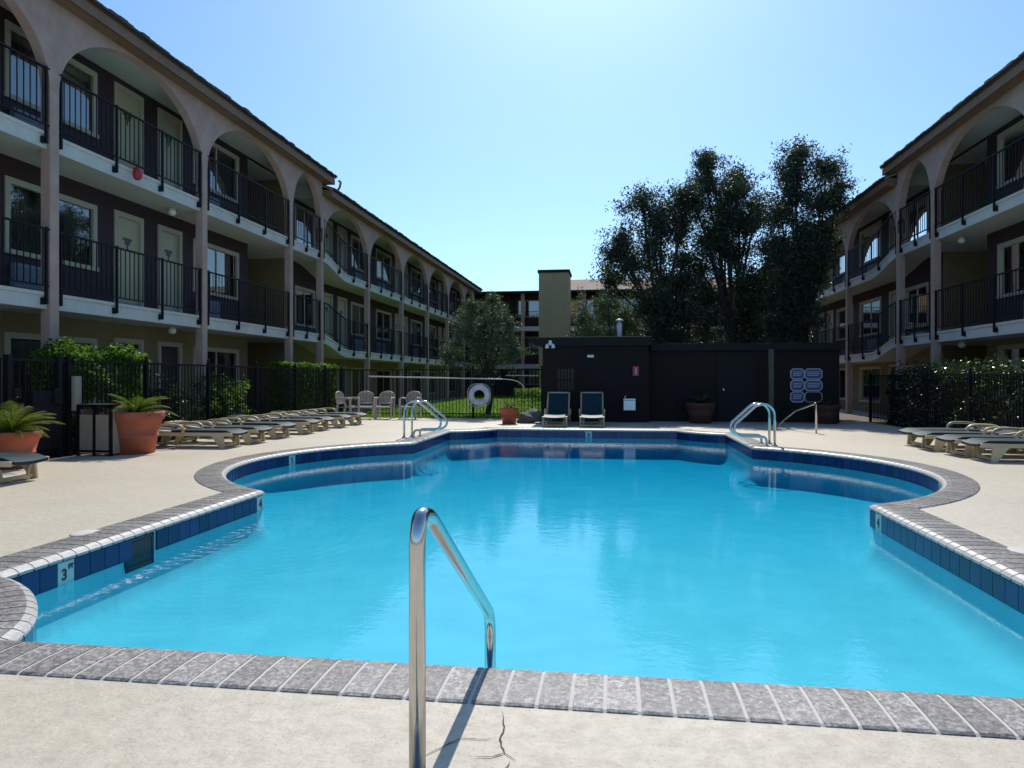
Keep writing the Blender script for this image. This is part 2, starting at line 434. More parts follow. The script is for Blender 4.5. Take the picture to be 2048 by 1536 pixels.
gb = MB(); rings = [offs(outline, d) for d, z in prof[1:-2]]
gb.sheet([[(x, y, z-.0035) for (x, y), (d, z) in zip([rg[i % len(outline)] for rg in rings], prof[1:-2])] for i in range(len(outline)+1)])
kind(gb.build('coping_bed', 'grout'), 'structure')
bricks = []
npc = len(pieces)
def tangent(pts, end):
    a, b = (Vector(pts[-2]), Vector(pts[-1])) if end else (Vector(pts[0]), Vector(pts[1])); return (b-a).normalized()
for pi, (kd, pts) in enumerate(pieces):
    Ltot, at, k = resample(pts, .124)
    ext = .0
    joints = []
    for end in (0, 1):
        other = pieces[(pi+1) % npc] if end else pieces[pi-1]
        t1 = tangent(pts, end); t2 = tangent(other[1], 0 if end else 1)
        tin, tout = (t1, t2) if end else (t2, t1)
        turn = tin.cross(tout)
        J = Vector(pts[-1] if end else pts[0]); joints.append((J, tin, tout, turn))
    s_list = [(Ltot*i/k, Ltot*(i+1)/k) for i in range(k)]
    if kd in ('front', 'back', 'wall'):       # run on past the open (deck convex) corners
        if kd in ('front', 'back'): s_list = [(-.125*j-.125, -.125*j) for j in (2, 1, 0)]+s_list+[(Ltot+.125*j, Ltot+.125*j+.125) for j in (0, 1, 2)]
        else:
            if joints[0][3] > .3: s_list = [(-.125*j-.125, -.125*j) for j in (2, 1, 0)]+s_list
            if joints[1][3] > .3: s_list += [(Ltot+.125*j, Ltot+.125*j+.125) for j in (0, 1, 2)]
    for s0, s1 in s_list:
        def pt(s):
            ss = min(max(s, 0), Ltot); p, t = at(ss); p = p+t*(s-ss); return p, Vector((t.y, -t.x))
        g = .0075
        sm = (s0+s1)/2; p0, n0 = pt(s0); p1, n1 = pt(s1); pm, nm = pt(sm)
        secs = []
        for d, z in prof:
            a = p0+n0*d; b = p1+n1*d; t = (b-a)
            if t.length < .02: continue
            t.normalize(); secs.append((a+t*g, b-t*g, z))
        bricks.append((secs, pm, joints))
coping = kind(thing('pool_coping', 'x', 'x'), 'structure'); del coping['label']; del coping['category']
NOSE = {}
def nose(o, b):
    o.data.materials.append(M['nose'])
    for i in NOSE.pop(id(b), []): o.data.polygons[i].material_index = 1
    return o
def brick_mb(b, secs, joints):
    ok = True
    def cl(p, q):
        seg = [(p, 0.), (q, 1.)]
        a, c = p, q
        for end, (J, tin, tout, turn) in enumerate(joints):
            if turn < -.05 and ((p+q)/2-J).length < .9:
                bis = Vector((tin.y, -tin.x))+Vector((tout.y, -tout.x)); bis.normalize()
                nr = Vector((bis.y, -bis.x)); tt = (-tin if end else tout)
                if nr.dot(-tin if end else tout) < 0: nr = -nr
                nr = nr
                da, dc = (a-J).dot(nr)-.004, (c-J).dot(nr)-.004
                if da < 0 and dc < 0: return None
                if da < 0: a = a.lerp(c, da/(da-dc))
                elif dc < 0: c = c.lerp(a, dc/(dc-da))
        return a, c
    rows = []
    for a, c, z in secs:
        r_ = cl(a, c)
        if r_ is None: continue
        rows.append(((r_[0].x, r_[0].y, z), (r_[1].x, r_[1].y, z)))
    if len(rows) < 3: return False
    base = len(b.v); m_ = len(rows)
    for r_ in rows: b.v += list(r_)
    for i in range(m_-1):
        a = base+2*i; b.f.append((a, a+2, a+3, a+1))
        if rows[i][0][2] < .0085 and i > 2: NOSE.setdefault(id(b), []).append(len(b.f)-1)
    b.f.append(tuple(base+2*i for i in range(m_))[::-1]); b.f.append(tuple(base+2*i+1 for i in range(m_)))
    return True
bricks.sort(key=lambda q: q[1].length)
rest = MB(); cnt = 0
for secs, pm, joints in bricks:
    if cnt < 300:
        b = MB()
        NOSE.clear()
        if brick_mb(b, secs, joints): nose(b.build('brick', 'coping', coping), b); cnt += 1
    else:
        if cnt == 300: NOSE.clear(); cnt += 1
        brick_mb(rest, secs, joints)
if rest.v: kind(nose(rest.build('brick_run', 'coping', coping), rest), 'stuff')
# ---- waterline tiles
tb = MB().box(-.0725, .0725, -.006, .006, -.078, .078)
tile0 = tb.build('tile', 'tile', shell); tile_mesh = tile0.data; bpy.data.objects.remove(tile0)
hid = MB(); TZ = -.128
def text_mesh(txt, size, name, m, parent, loc, rot):
    cu = bpy.data.curves.new(name, 'FONT'); cu.body = txt; cu.size = size; cu.align_x = 'CENTER'; cu.align_y = 'CENTER'; cu.extrude = .0008; cu.offset = .003
    t = bpy.data.objects.new(name, cu); C.objects.link(t)
    me = bpy.data.meshes.new_from_object(t.evaluated_get(bpy.context.evaluated_depsgraph_get()))
    bpy.data.objects.remove(t); me.materials.clear(); me.materials.append(M[m])
    o = bpy.data.objects.new(name, me); C.objects.link(o); o.parent = parent; o.location = loc; o.rotation_euler = rot; return o
markers = [((XL, 4.49), '3', True), ((XL, 7.1), '4', False), ((-5.02, 10.95), '5', False), ((XR, 6.98), '4', False), ((3.72, 9.3), '5', False), ((-.5, YB), '8', False)]
tiles = []
for kd, pts in pieces:
    Ltot, at, k = resample(pts, .151)
    for i in range(k):
        p, t = at(Ltot*(i+.5)/k); tiles.append((p, t, kd, Ltot/k))
SK0, SK1 = 5.04, 5.36
mk_used = {}
for mi, (mp, _, _) in enumerate(markers):
    mk_used[min(range(len(tiles)), key=lambda i: (tiles[i][0]-Vector(mp)).length)] = mi
for i, (p, t, kd, L_) in enumerate(tiles):
    ang = math.atan2(t.y, t.x)
    if kd == 'wall' and p.x < XC and SK0 < p.y < SK1: continue
    if kd == 'front':
        for (a, b_) in ((-.0725, .0725),):
            hid.box(p.x+a, p.x+b_, p.y-.006, p.y+.006, TZ-.078, TZ+.078)
        continue
    o = bpy.data.objects.new('tile', tile_mesh); C.objects.link(o); o.parent = shell
    o.location = (p.x, p.y, TZ); o.rotation_euler = (0, 0, ang); o.scale = (min(1, L_/.151), 1, 1)
    if i in mk_used:
        mi = mk_used[i]; o.data = tile_mesh.copy(); o.data.materials.clear(); o.data.materials.append(M['mtile']); o.name = 'depth_marker_tile'
        o['label'] = 'pale depth marker tile reading '+markers[mi][1]
        inw = Vector((-t.y, t.x))
        if markers[mi][2]:
            text_mesh('3', .105, 'numeral', 'print', o, (-(-.018), .0085, -.012), (R(90), 0, P_))
            text_mesh('FT', .042, 'lettering', 'print', o, (-.042, .0085, .035), (R(90), 0, P_))
        else: text_mesh(markers[mi][1], .13, 'numeral', 'print', o, (0, .0085, -.006), (R(90), 0, P_))
kind(hid.build('tile_run', 'tile', shell), 'stuff')
# skimmer throat in the left wall
sk = MB()
for (y0, y1, z0, z1) in ((SK0-.01, SK0+.012, -.3, -.05), (SK1-.012, SK1+.01, -.3, -.05), (SK0, SK1, -.3, -.262), (SK0, SK1, -.075, -.05)):
    sk.box(XL-.24, XL+.004, y0, y1, z0, z1)
sk.box(XL-.25, XL-.225, SK0, SK1, -.3, -.05)
sk.box(XL-.2, XL-.0, SK0+.012, SK1-.012, -.26, -.079)
sk.build('skimmer_throat', 'print', shell)
for nm, (x, y), lb in (('skimmer_lid', (-4.02, 5.02), 'round white skimmer lid set in the deck left of the pool'), ('skimmer_lid', (2.83, 5.4), 'white skimmer lid in the deck at the right picture edge')):
    tag(MB().lathe([(0, .012), (.10, .012), (.115, .009), (.125, .002), (.125, -.01)], (x, y, 0)).build(nm, 'lid', smooth=True), lb, 'lid', 'skimmer lids')
# cracks in the near deck
def ribbon(b, pts, w0, z=.0035):
    P = [Vector((x, y, 0)) for x, y in pts]; Q = []
    for a, c in zip(P, P[1:]):
        m_ = max(2, int((c-a).length/.02))
        Q += [a.lerp(c, i/m_)+Vector((random.uniform(-.004, .004), random.uniform(-.004, .004), 0)) for i in range(m_)]
    Q.append(P[-1]); rows = []
    for i, q in enumerate(Q):
        t = (Q[min(i+1, len(Q)-1)]-Q[max(i-1, 0)]).normalized(); nr = Vector((-t.y, t.x, 0))
        ww = w0*math.sin(math.pi*(i+.4)/(len(Q)+.3))*random.uniform(.45, 1.2)
        rows.append([q+nr*ww+Vector((0, 0, z)), q-nr*ww+Vector((0, 0, z))])
    b.sheet(rows)
cracks = [[(-.40, 2.56), (-.38, 2.50), (-.365, 2.41), (-.375, 2.35), (-.34, 2.26), (-.30, 2.22)], [(-.375, 2.36), (-.42, 2.34), (-.50, 2.33), (-.545, 2.28), (-.60, 2.20)],
          [(-.34, 2.26), (-.38, 2.235), (-.43, 2.225)], [(-.315, 2.21), (-.33, 2.16), (-.25, 2.1)],
          ]
for c in cracks:
    b = MB(); ribbon(b, c, .0035 if c[0][0] > -.7 else .002); b.build('crack', 'crack', deck)

# ------------------------------------------------------------------ motel wings
FT = .035
def make_wing(name, label, XA, sg, cols, sec_i, half, Y0, L1, U1, R1, L2, U2, R2, spring, apex, openings, recess, gf_open, yend, step_over):
    """XA arcade plane, sg = -1 building towards -X, cols column Y, sec_i index of column where section 2 begins"""
    root = thing(name, label, 'building', (XA, cols[0], 0))
    X = lambda d: XA+sg*d                    # d metres into the building
    DW = .97                                 # wall depth behind the arcade
    ys_ = cols[sec_i]
    def drop(y): 
        t = min(max((y-ys_-.1)/2.3, 0), 1); return t*t*(3-2*t)
    lev = lambda a, b, y: a+(b-a)*drop(y)
    # columns and arches
    for i, y in enumerate(cols):
        sp = spring if i < sec_i else spring-(R1-R2)
        bevel(MB().box(X(-.02), X(.16), y-.1, y+.1, -.02, sp).build('column', 'stucco', root), .012)
    for i in range(len(cols)-1):
        a, c = cols[i], cols[i+1]; s2 = i >= sec_i
        sp = spring-(R1-R2 if s2 else 0)-.0; ap = apex-(R1-R2 if s2 else 0); top = (R2 if s2 else R1)-.243
        m0, m1 = a+.1, c-.1; yc = (m0+m1)/2; hs = (m1-m0)/2; b = MB(); nseg = 28
        pts = [(a-(.1 if i == 0 else 0), sp)]
        pts = []
        for k in range(nseg+1):
            th = P_*(1-k/nseg); pts.append((yc+hs*math.cos(th), sp+(ap-sp)*math.sin(th)**1.0 if math.sin(th) > 1e-6 else sp))
        pts = [(a, sp)]+pts+[(c, sp)]
        f0, f1 = X(-.017), X(.157)
        for (p, q) in zip(pts, pts[1:]):
            b.quad((f0, p[0], p[1]), (f0, q[0], q[1]), (f0, q[0], top), (f0, p[0], top))
            b.quad((f1, p[0], p[1]), (f1, p[0], top), (f1, q[0], top), (f1, q[0], q[1]))
            b.quad((f0, p[0], p[1]), (f1, p[0], p[1]), (f1, q[0], q[1]), (f0, q[0], q[1]))
        b.build('arch', 'stucco', root)
    # slabs
    for (A, B) in ((L1, L2), (U1, U2)):
        b = MB(); yy = [cols[0]-.1]+[ys_-.1+.2*i for i in range(15)]+[yend]
        ring = lambda y: [(X(.02), y, lev(A, B, y)), (X(.02), y, lev(A, B, y)-.055), (X(.045), y, lev(A, B, y)-.06), (X(.045), y, lev(A, B, y)-.275), (X(DW+.2), y, lev(A, B, y)-.275), (X(DW+.2), y, lev(A, B, y)), (X(.02), y, lev(A, B, y))]
        b.sheet([ring(y) for y in yy]); b.build('balcony_slab', 'slab', root)
        b = MB(); b.sheet([[(X(.06), y, lev(A, B, y)-.279), (X(DW+.1), y, lev(A, B, y)-.279)] for y in yy]); b.build('soffit', 'soffit', root)
    for (a, c, top) in ((cols[0]-.1, ys_+.1, R1), (ys_+.1, yend, R2)):
        MB().box(X(.17), X(DW+.1), a, c, top-.26, top-.24).build('ceiling', 'soffit', root)
    MB().box(X(.16), X(DW+.1), ys_+.075, ys_+.125, R2-.262, R1-.243).build('step_wall', 'soffit', root)
    # walls with openings for each storey and section
    def wall(y0, y1, z0, z1, ops, m):
        cy = sorted({y0, y1, *[v for o in ops for v in o[:2]]}); cz = sorted({z0, z1, *[v for o in ops for v in o[2:4]]})
        cy = [v for v in cy if y0 <= v <= y1]; cz = [v for v in cz if z0 <= v <= z1]; b = MB(); xw = X(DW)
        for a, c in zip(cy, cy[1:]):
            for e, g in zip(cz, cz[1:]):
                ym, zm = (a+c)/2, (e+g)/2
                if any(o[0] < ym < o[1] and o[2] < zm < o[3] for o in ops): continue
                b.quad((xw, a, e), (xw, c, e), (xw, c, g), (xw, a, g))
        for o in ops:
            if o[4] > 1: continue
            x2 = X(DW+o[4]); a, c, e, g = o[:4]
            b.quad((xw, a, e), (x2, a, e), (x2, a, g), (xw, a, g)); b.quad((xw, c, e), (xw, c, g), (x2, c, g), (x2, c, e))
            b.quad((xw, a, g), (x2, a, g), (x2, c, g), (xw, c, g)); b.quad((xw, a, e), (xw, c, e), (x2, c, e), (x2, a, e))
        b.build('wall', m, root)
    for (A, B) in ((L1, L2), (U1, U2)):
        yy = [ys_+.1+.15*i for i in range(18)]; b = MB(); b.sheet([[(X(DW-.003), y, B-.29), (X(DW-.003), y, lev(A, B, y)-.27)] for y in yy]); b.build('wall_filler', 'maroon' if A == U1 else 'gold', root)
    def window(y0, y1, z0, z1, near):
        xf0, xf1 = X(DW-.025), X(DW+.05); b = MB(); t = .075
        b.box(xf0, xf1, y0-.03, y0+t, z0, z1+.03).box(xf0, xf1, y1-t, y1+.03, z0, z1+.03).box(xf0, xf1, y0+t, y1-t, z1-t, z1+.03).box(X(DW-.045), xf1, y0-.05, y1+.05, z0-.05, z0+.03)
        ym = y0+(y1-y0)*.5
        b.box(X(DW+.01), X(DW+.045), ym-.025, ym+.025, z0+.03, z1-t)
        wn = b.build('window', 'cream', root)
        for a, c in ((y0+t, ym-.025), (ym+.025, y1-t)):
            MB().quad((X(DW+.028), a, z0+.03), (X(DW+.028), c, z0+.03), (X(DW+.028), c, z1-t), (X(DW+.028), a, z1-t)).build('pane', 'glass', wn)
        cu = MB(); npl = int((y1-y0)/.035); op_ = random.choice([0, 0, 0, .5, .35, .65])
        top_, bot_ = z1+.02, z0-.02
        rows = []
        for k in range(npl+1):
            y = y0-.05+(y1-y0+.1)*k/npl; d = DW+.13+(.5 if op_ and abs((k/npl)-op_) < .17 else 0)+(.022 if k % 2 else 0)+random.uniform(-.006, .006); rows.append([(X(d), y, bot_), (X(d), y, top_)])
        cu.sheet(rows); cu.build('curtain', 'curtain', wn)
    def door(y0, y1, z0, z1, m, floor):
        b = MB(); t = .085; xf0, xf1 = X(DW-.03), X(DW+.06)
        b.box(xf0, xf1, y0-.02, y0+t, z0, z1+.02).box(xf0, xf1, y1-t, y1+.02, z0, z1+.02).box(xf0, xf1, y0+t, y1-t, z1-t, z1+.02)
        fr = b.build('door_frame', 'cream', root)
        d = MB().box(X(DW+.035), X(DW+.075), y0+t, y1-t, z0+.01, z1-t).build('door', m, root)
        MB().lathe([(0, .03), (.024, .03), (.03, .0), (.02, -.03), (0, -.03)], (X(DW+.02), y0+t+.07, z0+.95), 10).build('handle', 'steel', d)
        if floor:
            yc = (y0+y1)/2
            q = MB().box(X(DW+.025), X(DW+.036), yc-.14, yc+.14, z0+1.50, z0+1.56).box(X(DW+.025), X(DW+.036), yc-.08, yc+.08, z0+1.42, z0+1.502).box(X(DW+.025), X(DW+.036), yc-.02, yc+.02, z0+1.32, z0+1.422)
            q.build('number_plaque', 'plaque', d)
            if floor == 1: MB().box(X(DW+.025), X(DW+.036), y0+t+.01, y1-t-.01, z0+.02, z0+.17).build('kick_plate', 'kick', d)
    for fl in range(3):
        for s2 in (0, 1):
            ya, yb = (cols[0]-.1, ys_+.1) if not s2 else (ys_+.1, yend)
            base = (-.03 if fl == 0 else (L1, U1)[fl-1] if not s2 else (L2, U2)[fl-1])
            ztop = ((L1, U1, R1)[fl] if not s2 else (L2, U2, R2)[fl])-(.28 if fl < 2 else .25)
            zf = base if fl else (L1-2.63 if not s2 else L2-2.63)*.0
            if fl == 0: zf = (-.02 if not s2 else -.38)
            ops = []; wl = []
            for kd, a, c in openings:
                if not (ya <= (a+c)/2 < yb): continue
                if kd == 'W': o = (a, c, zf+.76, zf+1.99, .2); wl.append(('W', o))
                else: o = (a, c, max(zf, base), zf+2.05, .12); wl.append(('D', o))
                ops.append(o)
            if not s2 and recess: ops.append((recess[0], recess[1], base, ztop-.001, 2.2))
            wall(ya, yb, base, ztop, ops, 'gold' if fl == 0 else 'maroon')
            for kd, o in wl:
                if kd == 'W': 
                    window(*o[:4], 0)
                    if fl:
                        y0 = o[0]+.08
                        ac = MB().box(X(DW-.10), X(DW+.0), y0, y0+.95, o[2]-.62, o[2]-.2)
                        acp = ac.build('air_conditioner', 'ac', root)
                        g = MB()
                        for q in range(7): g.box(X(DW-.115), X(DW-.101), y0+.03, y0+.92, o[2]-.60+q*.055, o[2]-.575+q*.055)
                        g.build('grille', 'ac', acp)
                else: door(*o[:4], 'darkdoor' if fl == 0 else 'door', fl)
            if not s2 and recess:
                for yq in recess: MB().quad((X(DW), yq, base), (X(DW+2.2), yq, base), (X(DW+2.2), yq, ztop), (X(DW), yq, ztop)).build('recess_wall', 'gold', root)
                MB().quad((X(DW+2.2), recess[0], base), (X(DW+2.2), recess[1], base), (X(DW+2.2), recess[1], ztop), (X(DW+2.2), recess[0], ztop)).build('recess_wall', 'gold', root)
                MB().quad((X(DW), recess[0], ztop-.01), (X(DW+2.2), recess[0], ztop-.01), (X(DW+2.2), recess[1], ztop-.01), (X(DW), recess[1], ztop-.01)).build('recess_ceiling', 'soffit', root)
    # railings, one for each bay and storey
    for i in range(len(cols)-1):
        a, c = cols[i]+.1, cols[i+1]-.1; npn = max(2, round((c-a)/1.27))
        for (A, B) in ((L1, L2), (U1, U2)):
            xr = X(.0)
            nsm = 14 if i == sec_i else 1
            yy = [a+(c-a)*k/nsm for k in range(nsm+1)]
            r_ = MB()
            for dz, hh in ((1.05, .03), (.11, .02)):
                for p, q in zip(yy, yy[1:]):
                    zp, zq = lev(A, B, p)+dz, lev(A, B, q)+dz
                    r_.hexa([(xr-.02, p, zp-hh), (xr+.02, p, zp-hh), (xr+.02, q, zq-hh), (xr-.02, q, zq-hh), (xr-.02, p, zp), (xr+.02, p, zp), (xr+.02, q, zq), (xr-.02, q, zq)])
            rl = r_.build('railing', 'iron', root)
            bal = MB(); nb = int((c-a)/.125)
            for k in range(1, nb):
                y = a+(c-a)*k/nb; z = lev(A, B, y); bal.box(xr-.007, xr+.007, y-.007, y+.007, z+.1, z+1.03)
            kind(bal.build('balusters', 'iron', rl), 'stuff')
            for k in range(npn+1):
                y = a+.06+(c-a-.12)*k/npn; z = lev(A, B, y)
                MB().box(xr-.019, xr+.019, y-.019, y+.019, z-.2, z+1.07).box(X(.0), X(.045), y-.075, y-.015, z-.21, z-.10).build('post', 'iron', rl)
    # roofs
    for (a, c, top, over) in ((cols[0]-.4, ys_+.1+step_over, R1, 1), (ys_+.1, yend, R2, 0)):
        b = MB(); e0, e1 = X(-.35), X(5.5); rz = top+2.1
        b.quad((e0, a, top), (e1, a, rz), (e1, c, rz), (e0, c, top)); b.quad((e0, a, top-.05), (e0, c, top-.05), (e1, c, rz-.05), (e1, a, rz-.05))
        b.quad((e0, a, top-.05), (e1, a, rz-.05), (e1, a, rz), (e0, a, top)); b.quad((e0, c, top-.05), (e0, c, top), (e1, c, rz), (e1, c, rz-.05))
        rf = b.build('roof', 'roof', root)
        MB().box(X(-.31), X(-.28), a+.03, c-.03, top-.25, top-.055).build('fascia', 'fascia', rf)
        MB().box(X(-.30), X(.18), a+.05, c-.05, top-.25, top-.235).build('eave_board', 'fascia', rf)
        MB().box(X(-.27), X(1), c-.08, c-.05, top-.25, top+.1).build('gable_end', 'fascia', rf)
        if not over: MB().box(X(-.305), X(1), a+.004, a+.035, top-.25, top-.02).build('gable_end', 'fascia', rf)
        # course of shingles along the eave
        n_s = int((c-a)/.21); run = MB()
        for k in range(n_s):
            y = a+(c-a)*k/n_s; wd = (c-a)/n_s; th = random.uniform(.025, .06); out_ = random.uniform(.0, .05)
            tgt = MB() if (over and y < 24 and k < 90) else run
            sl = 2.1/5.85
            x0, x1 = -.37-out_, .12
            z0, z1 = top+.004+(x0+.35)*sl, top+.004+(x1+.35)*sl
            pz = [(X(x0), y+.006, z0), (X(x1), y+.006, z1), (X(x1), y+wd-.006, z1), (X(x0), y+wd-.006, z0)]
            if sg < 0: pz = pz[::-1]
            tgt.hexa(pz+[(p[0], p[1], p[2]+th) for p in pz])
            if tgt is not run: tgt.build('shingle', 'shingle', rf)
        if run.v: kind(run.build('shingle_run', 'shingle', rf), 'stuff')
    # closed back and ends so that no light leaks through
    b = MB(); xb = X(5.6)
    b.quad((xb, cols[0], -.1), (xb, yend, -.1), (xb, yend, R2+2), (xb, cols[0], R2+2))
    b.quad((X(DW), yend, -.1), (xb, yend, -.1), (xb, yend, R2+1.9), (X(DW), yend, R2)); b.quad((X(DW), cols[0]-.1, -.1), (xb, cols[0]-.1, -.1), (xb, cols[0]-.1, R1+1.9), (X(DW), cols[0]-.1, R1))
    b.build('end_walls', 'gold', root)
    # ceiling globes
    for (yg, A, B) in ((cols[half]-.45, L1, L2), (cols[half]-.45, U1, U2)):
        g = MB().lathe([(0, -.16), (.05, -.15), (.085, -.11), (.09, -.07), (.07, -.02), (.05, 0)], (X(.5), yg, lev(A, B, yg)-.28), 14)
        g.build('globe_lamp', 'white', root, smooth=True)
    return root

BL = 4.447
colsL = [10.75+BL*k for k in (-2, -1, 0, 1, 2, 2.5, 3.5, 4.5, 5.5, 6.5, 7.5, 8.2)]
opL = [('D', 6.6, 7.5), ('W', 8.0, 10.1), ('W', 10.83, 12.95), ('D', 13.5, 14.38), ('D', 14.93, 15.8), ('W', 16.32, 18.42), ('W', 22.0, 23.5), ('D', 24.2, 25.08), ('D', 25.6, 26.5), ('W', 27.0, 28.95), ('W', 30.0, 32.1),
       ('D', 32.7, 33.5), ('D', 34.0, 34.8), ('W', 35.4, 37.5), ('W', 38.5, 40.6), ('D', 41.2, 42), ('D', 42.5, 43.3), ('W', 44, 46)]
wingL = make_wing('motel_wing', 'three storey motel wing with mauve arches and black balcony railings on the left', -9.24, -1, colsL, 5, 3, 0,
    2.63, 5.28, 7.74, 2.22, 4.87, 7.31, 6.02, 7.455, opL, (18.95, 21.3), None, 48.5, .25)
BRR = 4.608
colsR = [20.0+BRR*k for k in (-2, -1, 0, .5, 1.5, 2.5, 3.5, 4.5, 5.4)]
opR = [('W', 11.0, 13.0), ('D', 13.4, 14.2), ('D', 14.7, 15.5), ('W', 16.5, 18.75), ('W', 22.65, 24.3), ('D', 24.8, 25.6), ('W', 26.4, 28.5), ('W', 29.3, 31.3), ('D', 31.8, 32.6), ('D', 33.1, 33.9), ('W', 34.5, 36.5), ('W', 38, 40)]
wingR = make_wing('motel_wing', 'three storey motel wing with arches on the right, half hidden by tall trees', 8.27, 1, colsR, 3, 2, 0,
    2.42, 5.07, 7.50, 2.05, 4.70, 7.13, 5.82, 7.215, opR, (19.3, 21.7), None, 44.6, .3)
# downspout where the left roofs step
tag(MB().tube(fillet([(-8.86, 22.3, 7.66), (-8.80, 22.36, 7.62), (-8.86, 22.40, 7.45), (-9.0, 22.42, 7.30)], .06), .035).build('downspout', 'fascia'), 'short brown downspout hanging where the left roof steps down', 'downspout')
# red hanging pot on the upper balcony
rp = thing('red_lantern', 'rounded red lantern hanging outside the upper left balcony railing', 'lantern', (-9.10, 12.68, 5.0))
MB().lathe([(0, .04), (.04, .045), (.075, .08), (.09, .14), (.085, .21), (.06, .265), (.035, .285), (0, .285)], (-9.10, 12.68, 5.0), 18).build('body', 'red', rp, smooth=True)
MB().tube([(-9.10, 12.68, 5.28), (-9.12, 12.68, 5.36), (-9.17, 12.68, 5.42), (-9.225, 12.68, 5.40)], .006, 5).build('hook', 'iron', rp)

# ------------------------------------------------------------------ rear building and tower
YR = 50.0
rb = thing('motel_block', 'far motel block closing the court behind the trees', 'building', (0, YR, 0))
MB().box(-16, 18, YR+1.3, YR+7, -.1, 7.25).build('wall', 'maroon', rb)
for z in (2.22, 4.87): MB().box(-16, 18, YR-.1, YR+1.31, z-.3, z).build('balcony_slab', 'slab', rb)
for z in (2.22, 4.87):
    r_ = MB().box(-16, 18, YR-.02, YR+.02, z+1.02, z+1.06).box(-16, 18, YR-.02, YR+.02, z+.1, z+.13).build('railing', 'iron', rb)
    bb = MB()
    for k in range(200): bb.box(-16+.17*k-.01, -16+.17*k+.01, YR-.01, YR+.01, z+.1, z+1.03)
    kind(bb.build('balusters', 'iron', r_), 'stuff')
for k in range(8): MB().box(-15+4.3*k, -14.75+4.3*k, YR-.08, YR+.12, -.1, 7.2).build('column', 'stucco', rb)
for k in range(9):
    for z in (0, 2.22, 4.87):
        x = -14+3.6*k
        wn = MB().box(x, x+1.9, YR+1.27, YR+1.32, z+.75, z+2.0).build('window', 'cream', rb)
        MB().box(x+.08, x+1.82, YR+1.255, YR+1.275, z+.83, z+1.92).build('pane', 'glass', wn)
b = MB(); b.hexa([(-17, YR-.6, 7.2), (19, YR-.6, 7.2), (19, YR+8, 7.2), (-17, YR+8, 7.2), (-17, YR-.6, 7.32), (19, YR-.6, 7.32), (19, YR+8, 7.32), (-17, YR+8, 7.32)])
rf = b.build('roof', 'hutroof', rb)
b = MB(); b.hexa([(-3.2, YR-.3, 7.32), (19, YR-.3, 7.32), (19, YR+7, 7.32), (-3.2, YR+7, 7.32), (-3.2, YR+3.2, 8.55), (19, YR+3.2, 8.55), (19, YR+3.9, 8.55), (-3.2, YR+3.9, 8.55)])
b.build('roof_slope', 'roof', rf)
tw = thing('stair_tower', 'plain tan stucco tower rising behind the pool house', 'tower', (-3.9, 44.2, 0))
MB().box(-4.55, -2.7, 44.2, 46.5, -.1, 7.78).build('shaft', 'tan', tw)
MB().box(-4.62, -2.63, 44.13, 46.57, 7.78, 7.95).build('cap', 'hutroof', tw)

# ------------------------------------------------------------------ lawn
lawn = kind(MB().quad((-9.2, 21.25, -.01), (-1.0, 21.25, -.01), (-1.0, 49.9, -.01), (-9.2, 49.9, -.01)).build('lawn', 'grass'), 'structure')
def lawn_z(y): return -.008
gc = []
for _ in range(42000):
    y = 21.3+27*random.random()**1.6; x = random.uniform(-8.9, -1.05)
    gc.append((x, y, lawn_z(y)+.03))
kind(leaves('grass', 'grass', None, gc, .09, .16, up=(0, 0, 2.5)), 'stuff'); bpy.data.objects['grass']['label'] = 'short green grass of the lawn behind the pool fence'
kind(MB().sheet([[(-5.6+.6*k, 24.4+.35*k, lawn_z(24.4+.35*k)+.02), (-5.6+.6*k, 24.75+.35*k, lawn_z(24.75+.35*k)+.02)] for k in range(8)]).build('path', 'concrete_path'), 'structure')
kind(MB().quad((-10.3, -9, -.02), (-9.2, -9, -.02), (-9.2, 48, -.02), (-10.3, 48, -.02)).build('walkway', 'concrete_path'), 'structure')
kind(MB().quad((8.2, -9, -.02), (9.3, -9, -.02), (9.3, 48, -.02), (8.2, 48, -.02)).build('walkway', 'concrete_path'), 'structure')
for nm, x0, x1, y0, y1 in (('planting_bed', -9.15, -8.42, 9, 21.2), ('planting_bed', 7.05, 8.15, 10, 21.2)):
    kind(MB().quad((x0, y0, .006), (x1, y0, .006), (x1, y1, .006), (x0, y1, .006)).build(nm, 'soil'), 'structure')

# ------------------------------------------------------------------ fences
def fence(label, pts, posts, H=1.49, finial=True):
    a, c = Vector(pts[0]), Vector(pts[1]); L = (c-a).length; t = (c-a)/L
    root = thing('iron_fence', label, 'fence', (a.x, a.y, 0))
    nr = Vector((-t.y, t.x))
    def bar(b, s0, s1, z0, z1, hw):
        p, q = a+t*s0, a+t*s1
        b.hexa([(p.x-nr.x*hw, p.y-nr.y*hw, z0), (q.x-nr.x*hw, q.y-nr.y*hw, z0), (q.x+nr.x*hw, q.y+nr.y*hw, z0), (p.x+nr.x*hw, p.y+nr.y*hw, z0),
                (p.x-nr.x*hw, p.y-nr.y*hw, z1), (q.x-nr.x*hw, q.y-nr.y*hw, z1), (q.x+nr.x*hw, q.y+nr.y*hw, z1), (p.x+nr.x*hw, p.y+nr.y*hw, z1)])
    for z0, z1 in ((H-.035, H), (.12, .15)):
        b = MB(); bar(b, 0, L, z0, z1, .018); b.build('rail', 'iron', root)
    b = MB(); k = int(L/.105)
    for i in range(1, k): bar(b, L*i/k-.008, L*i/k+.008, .05, H-.03, .008)
    kind(b.build('pickets', 'iron', root), 'stuff')
    for s in posts:
        b = MB(); bar(b, s-.03, s+.03, 0, H+.03, .03)
        p = a+t*s
        b.lathe([(0, .09), (.02, .085), (.032, .06), (.02, .03), (.03, .028), (.03, 0)], (p.x, p.y, H+.03), 10); b.build('post', 'iron', root)
    return root
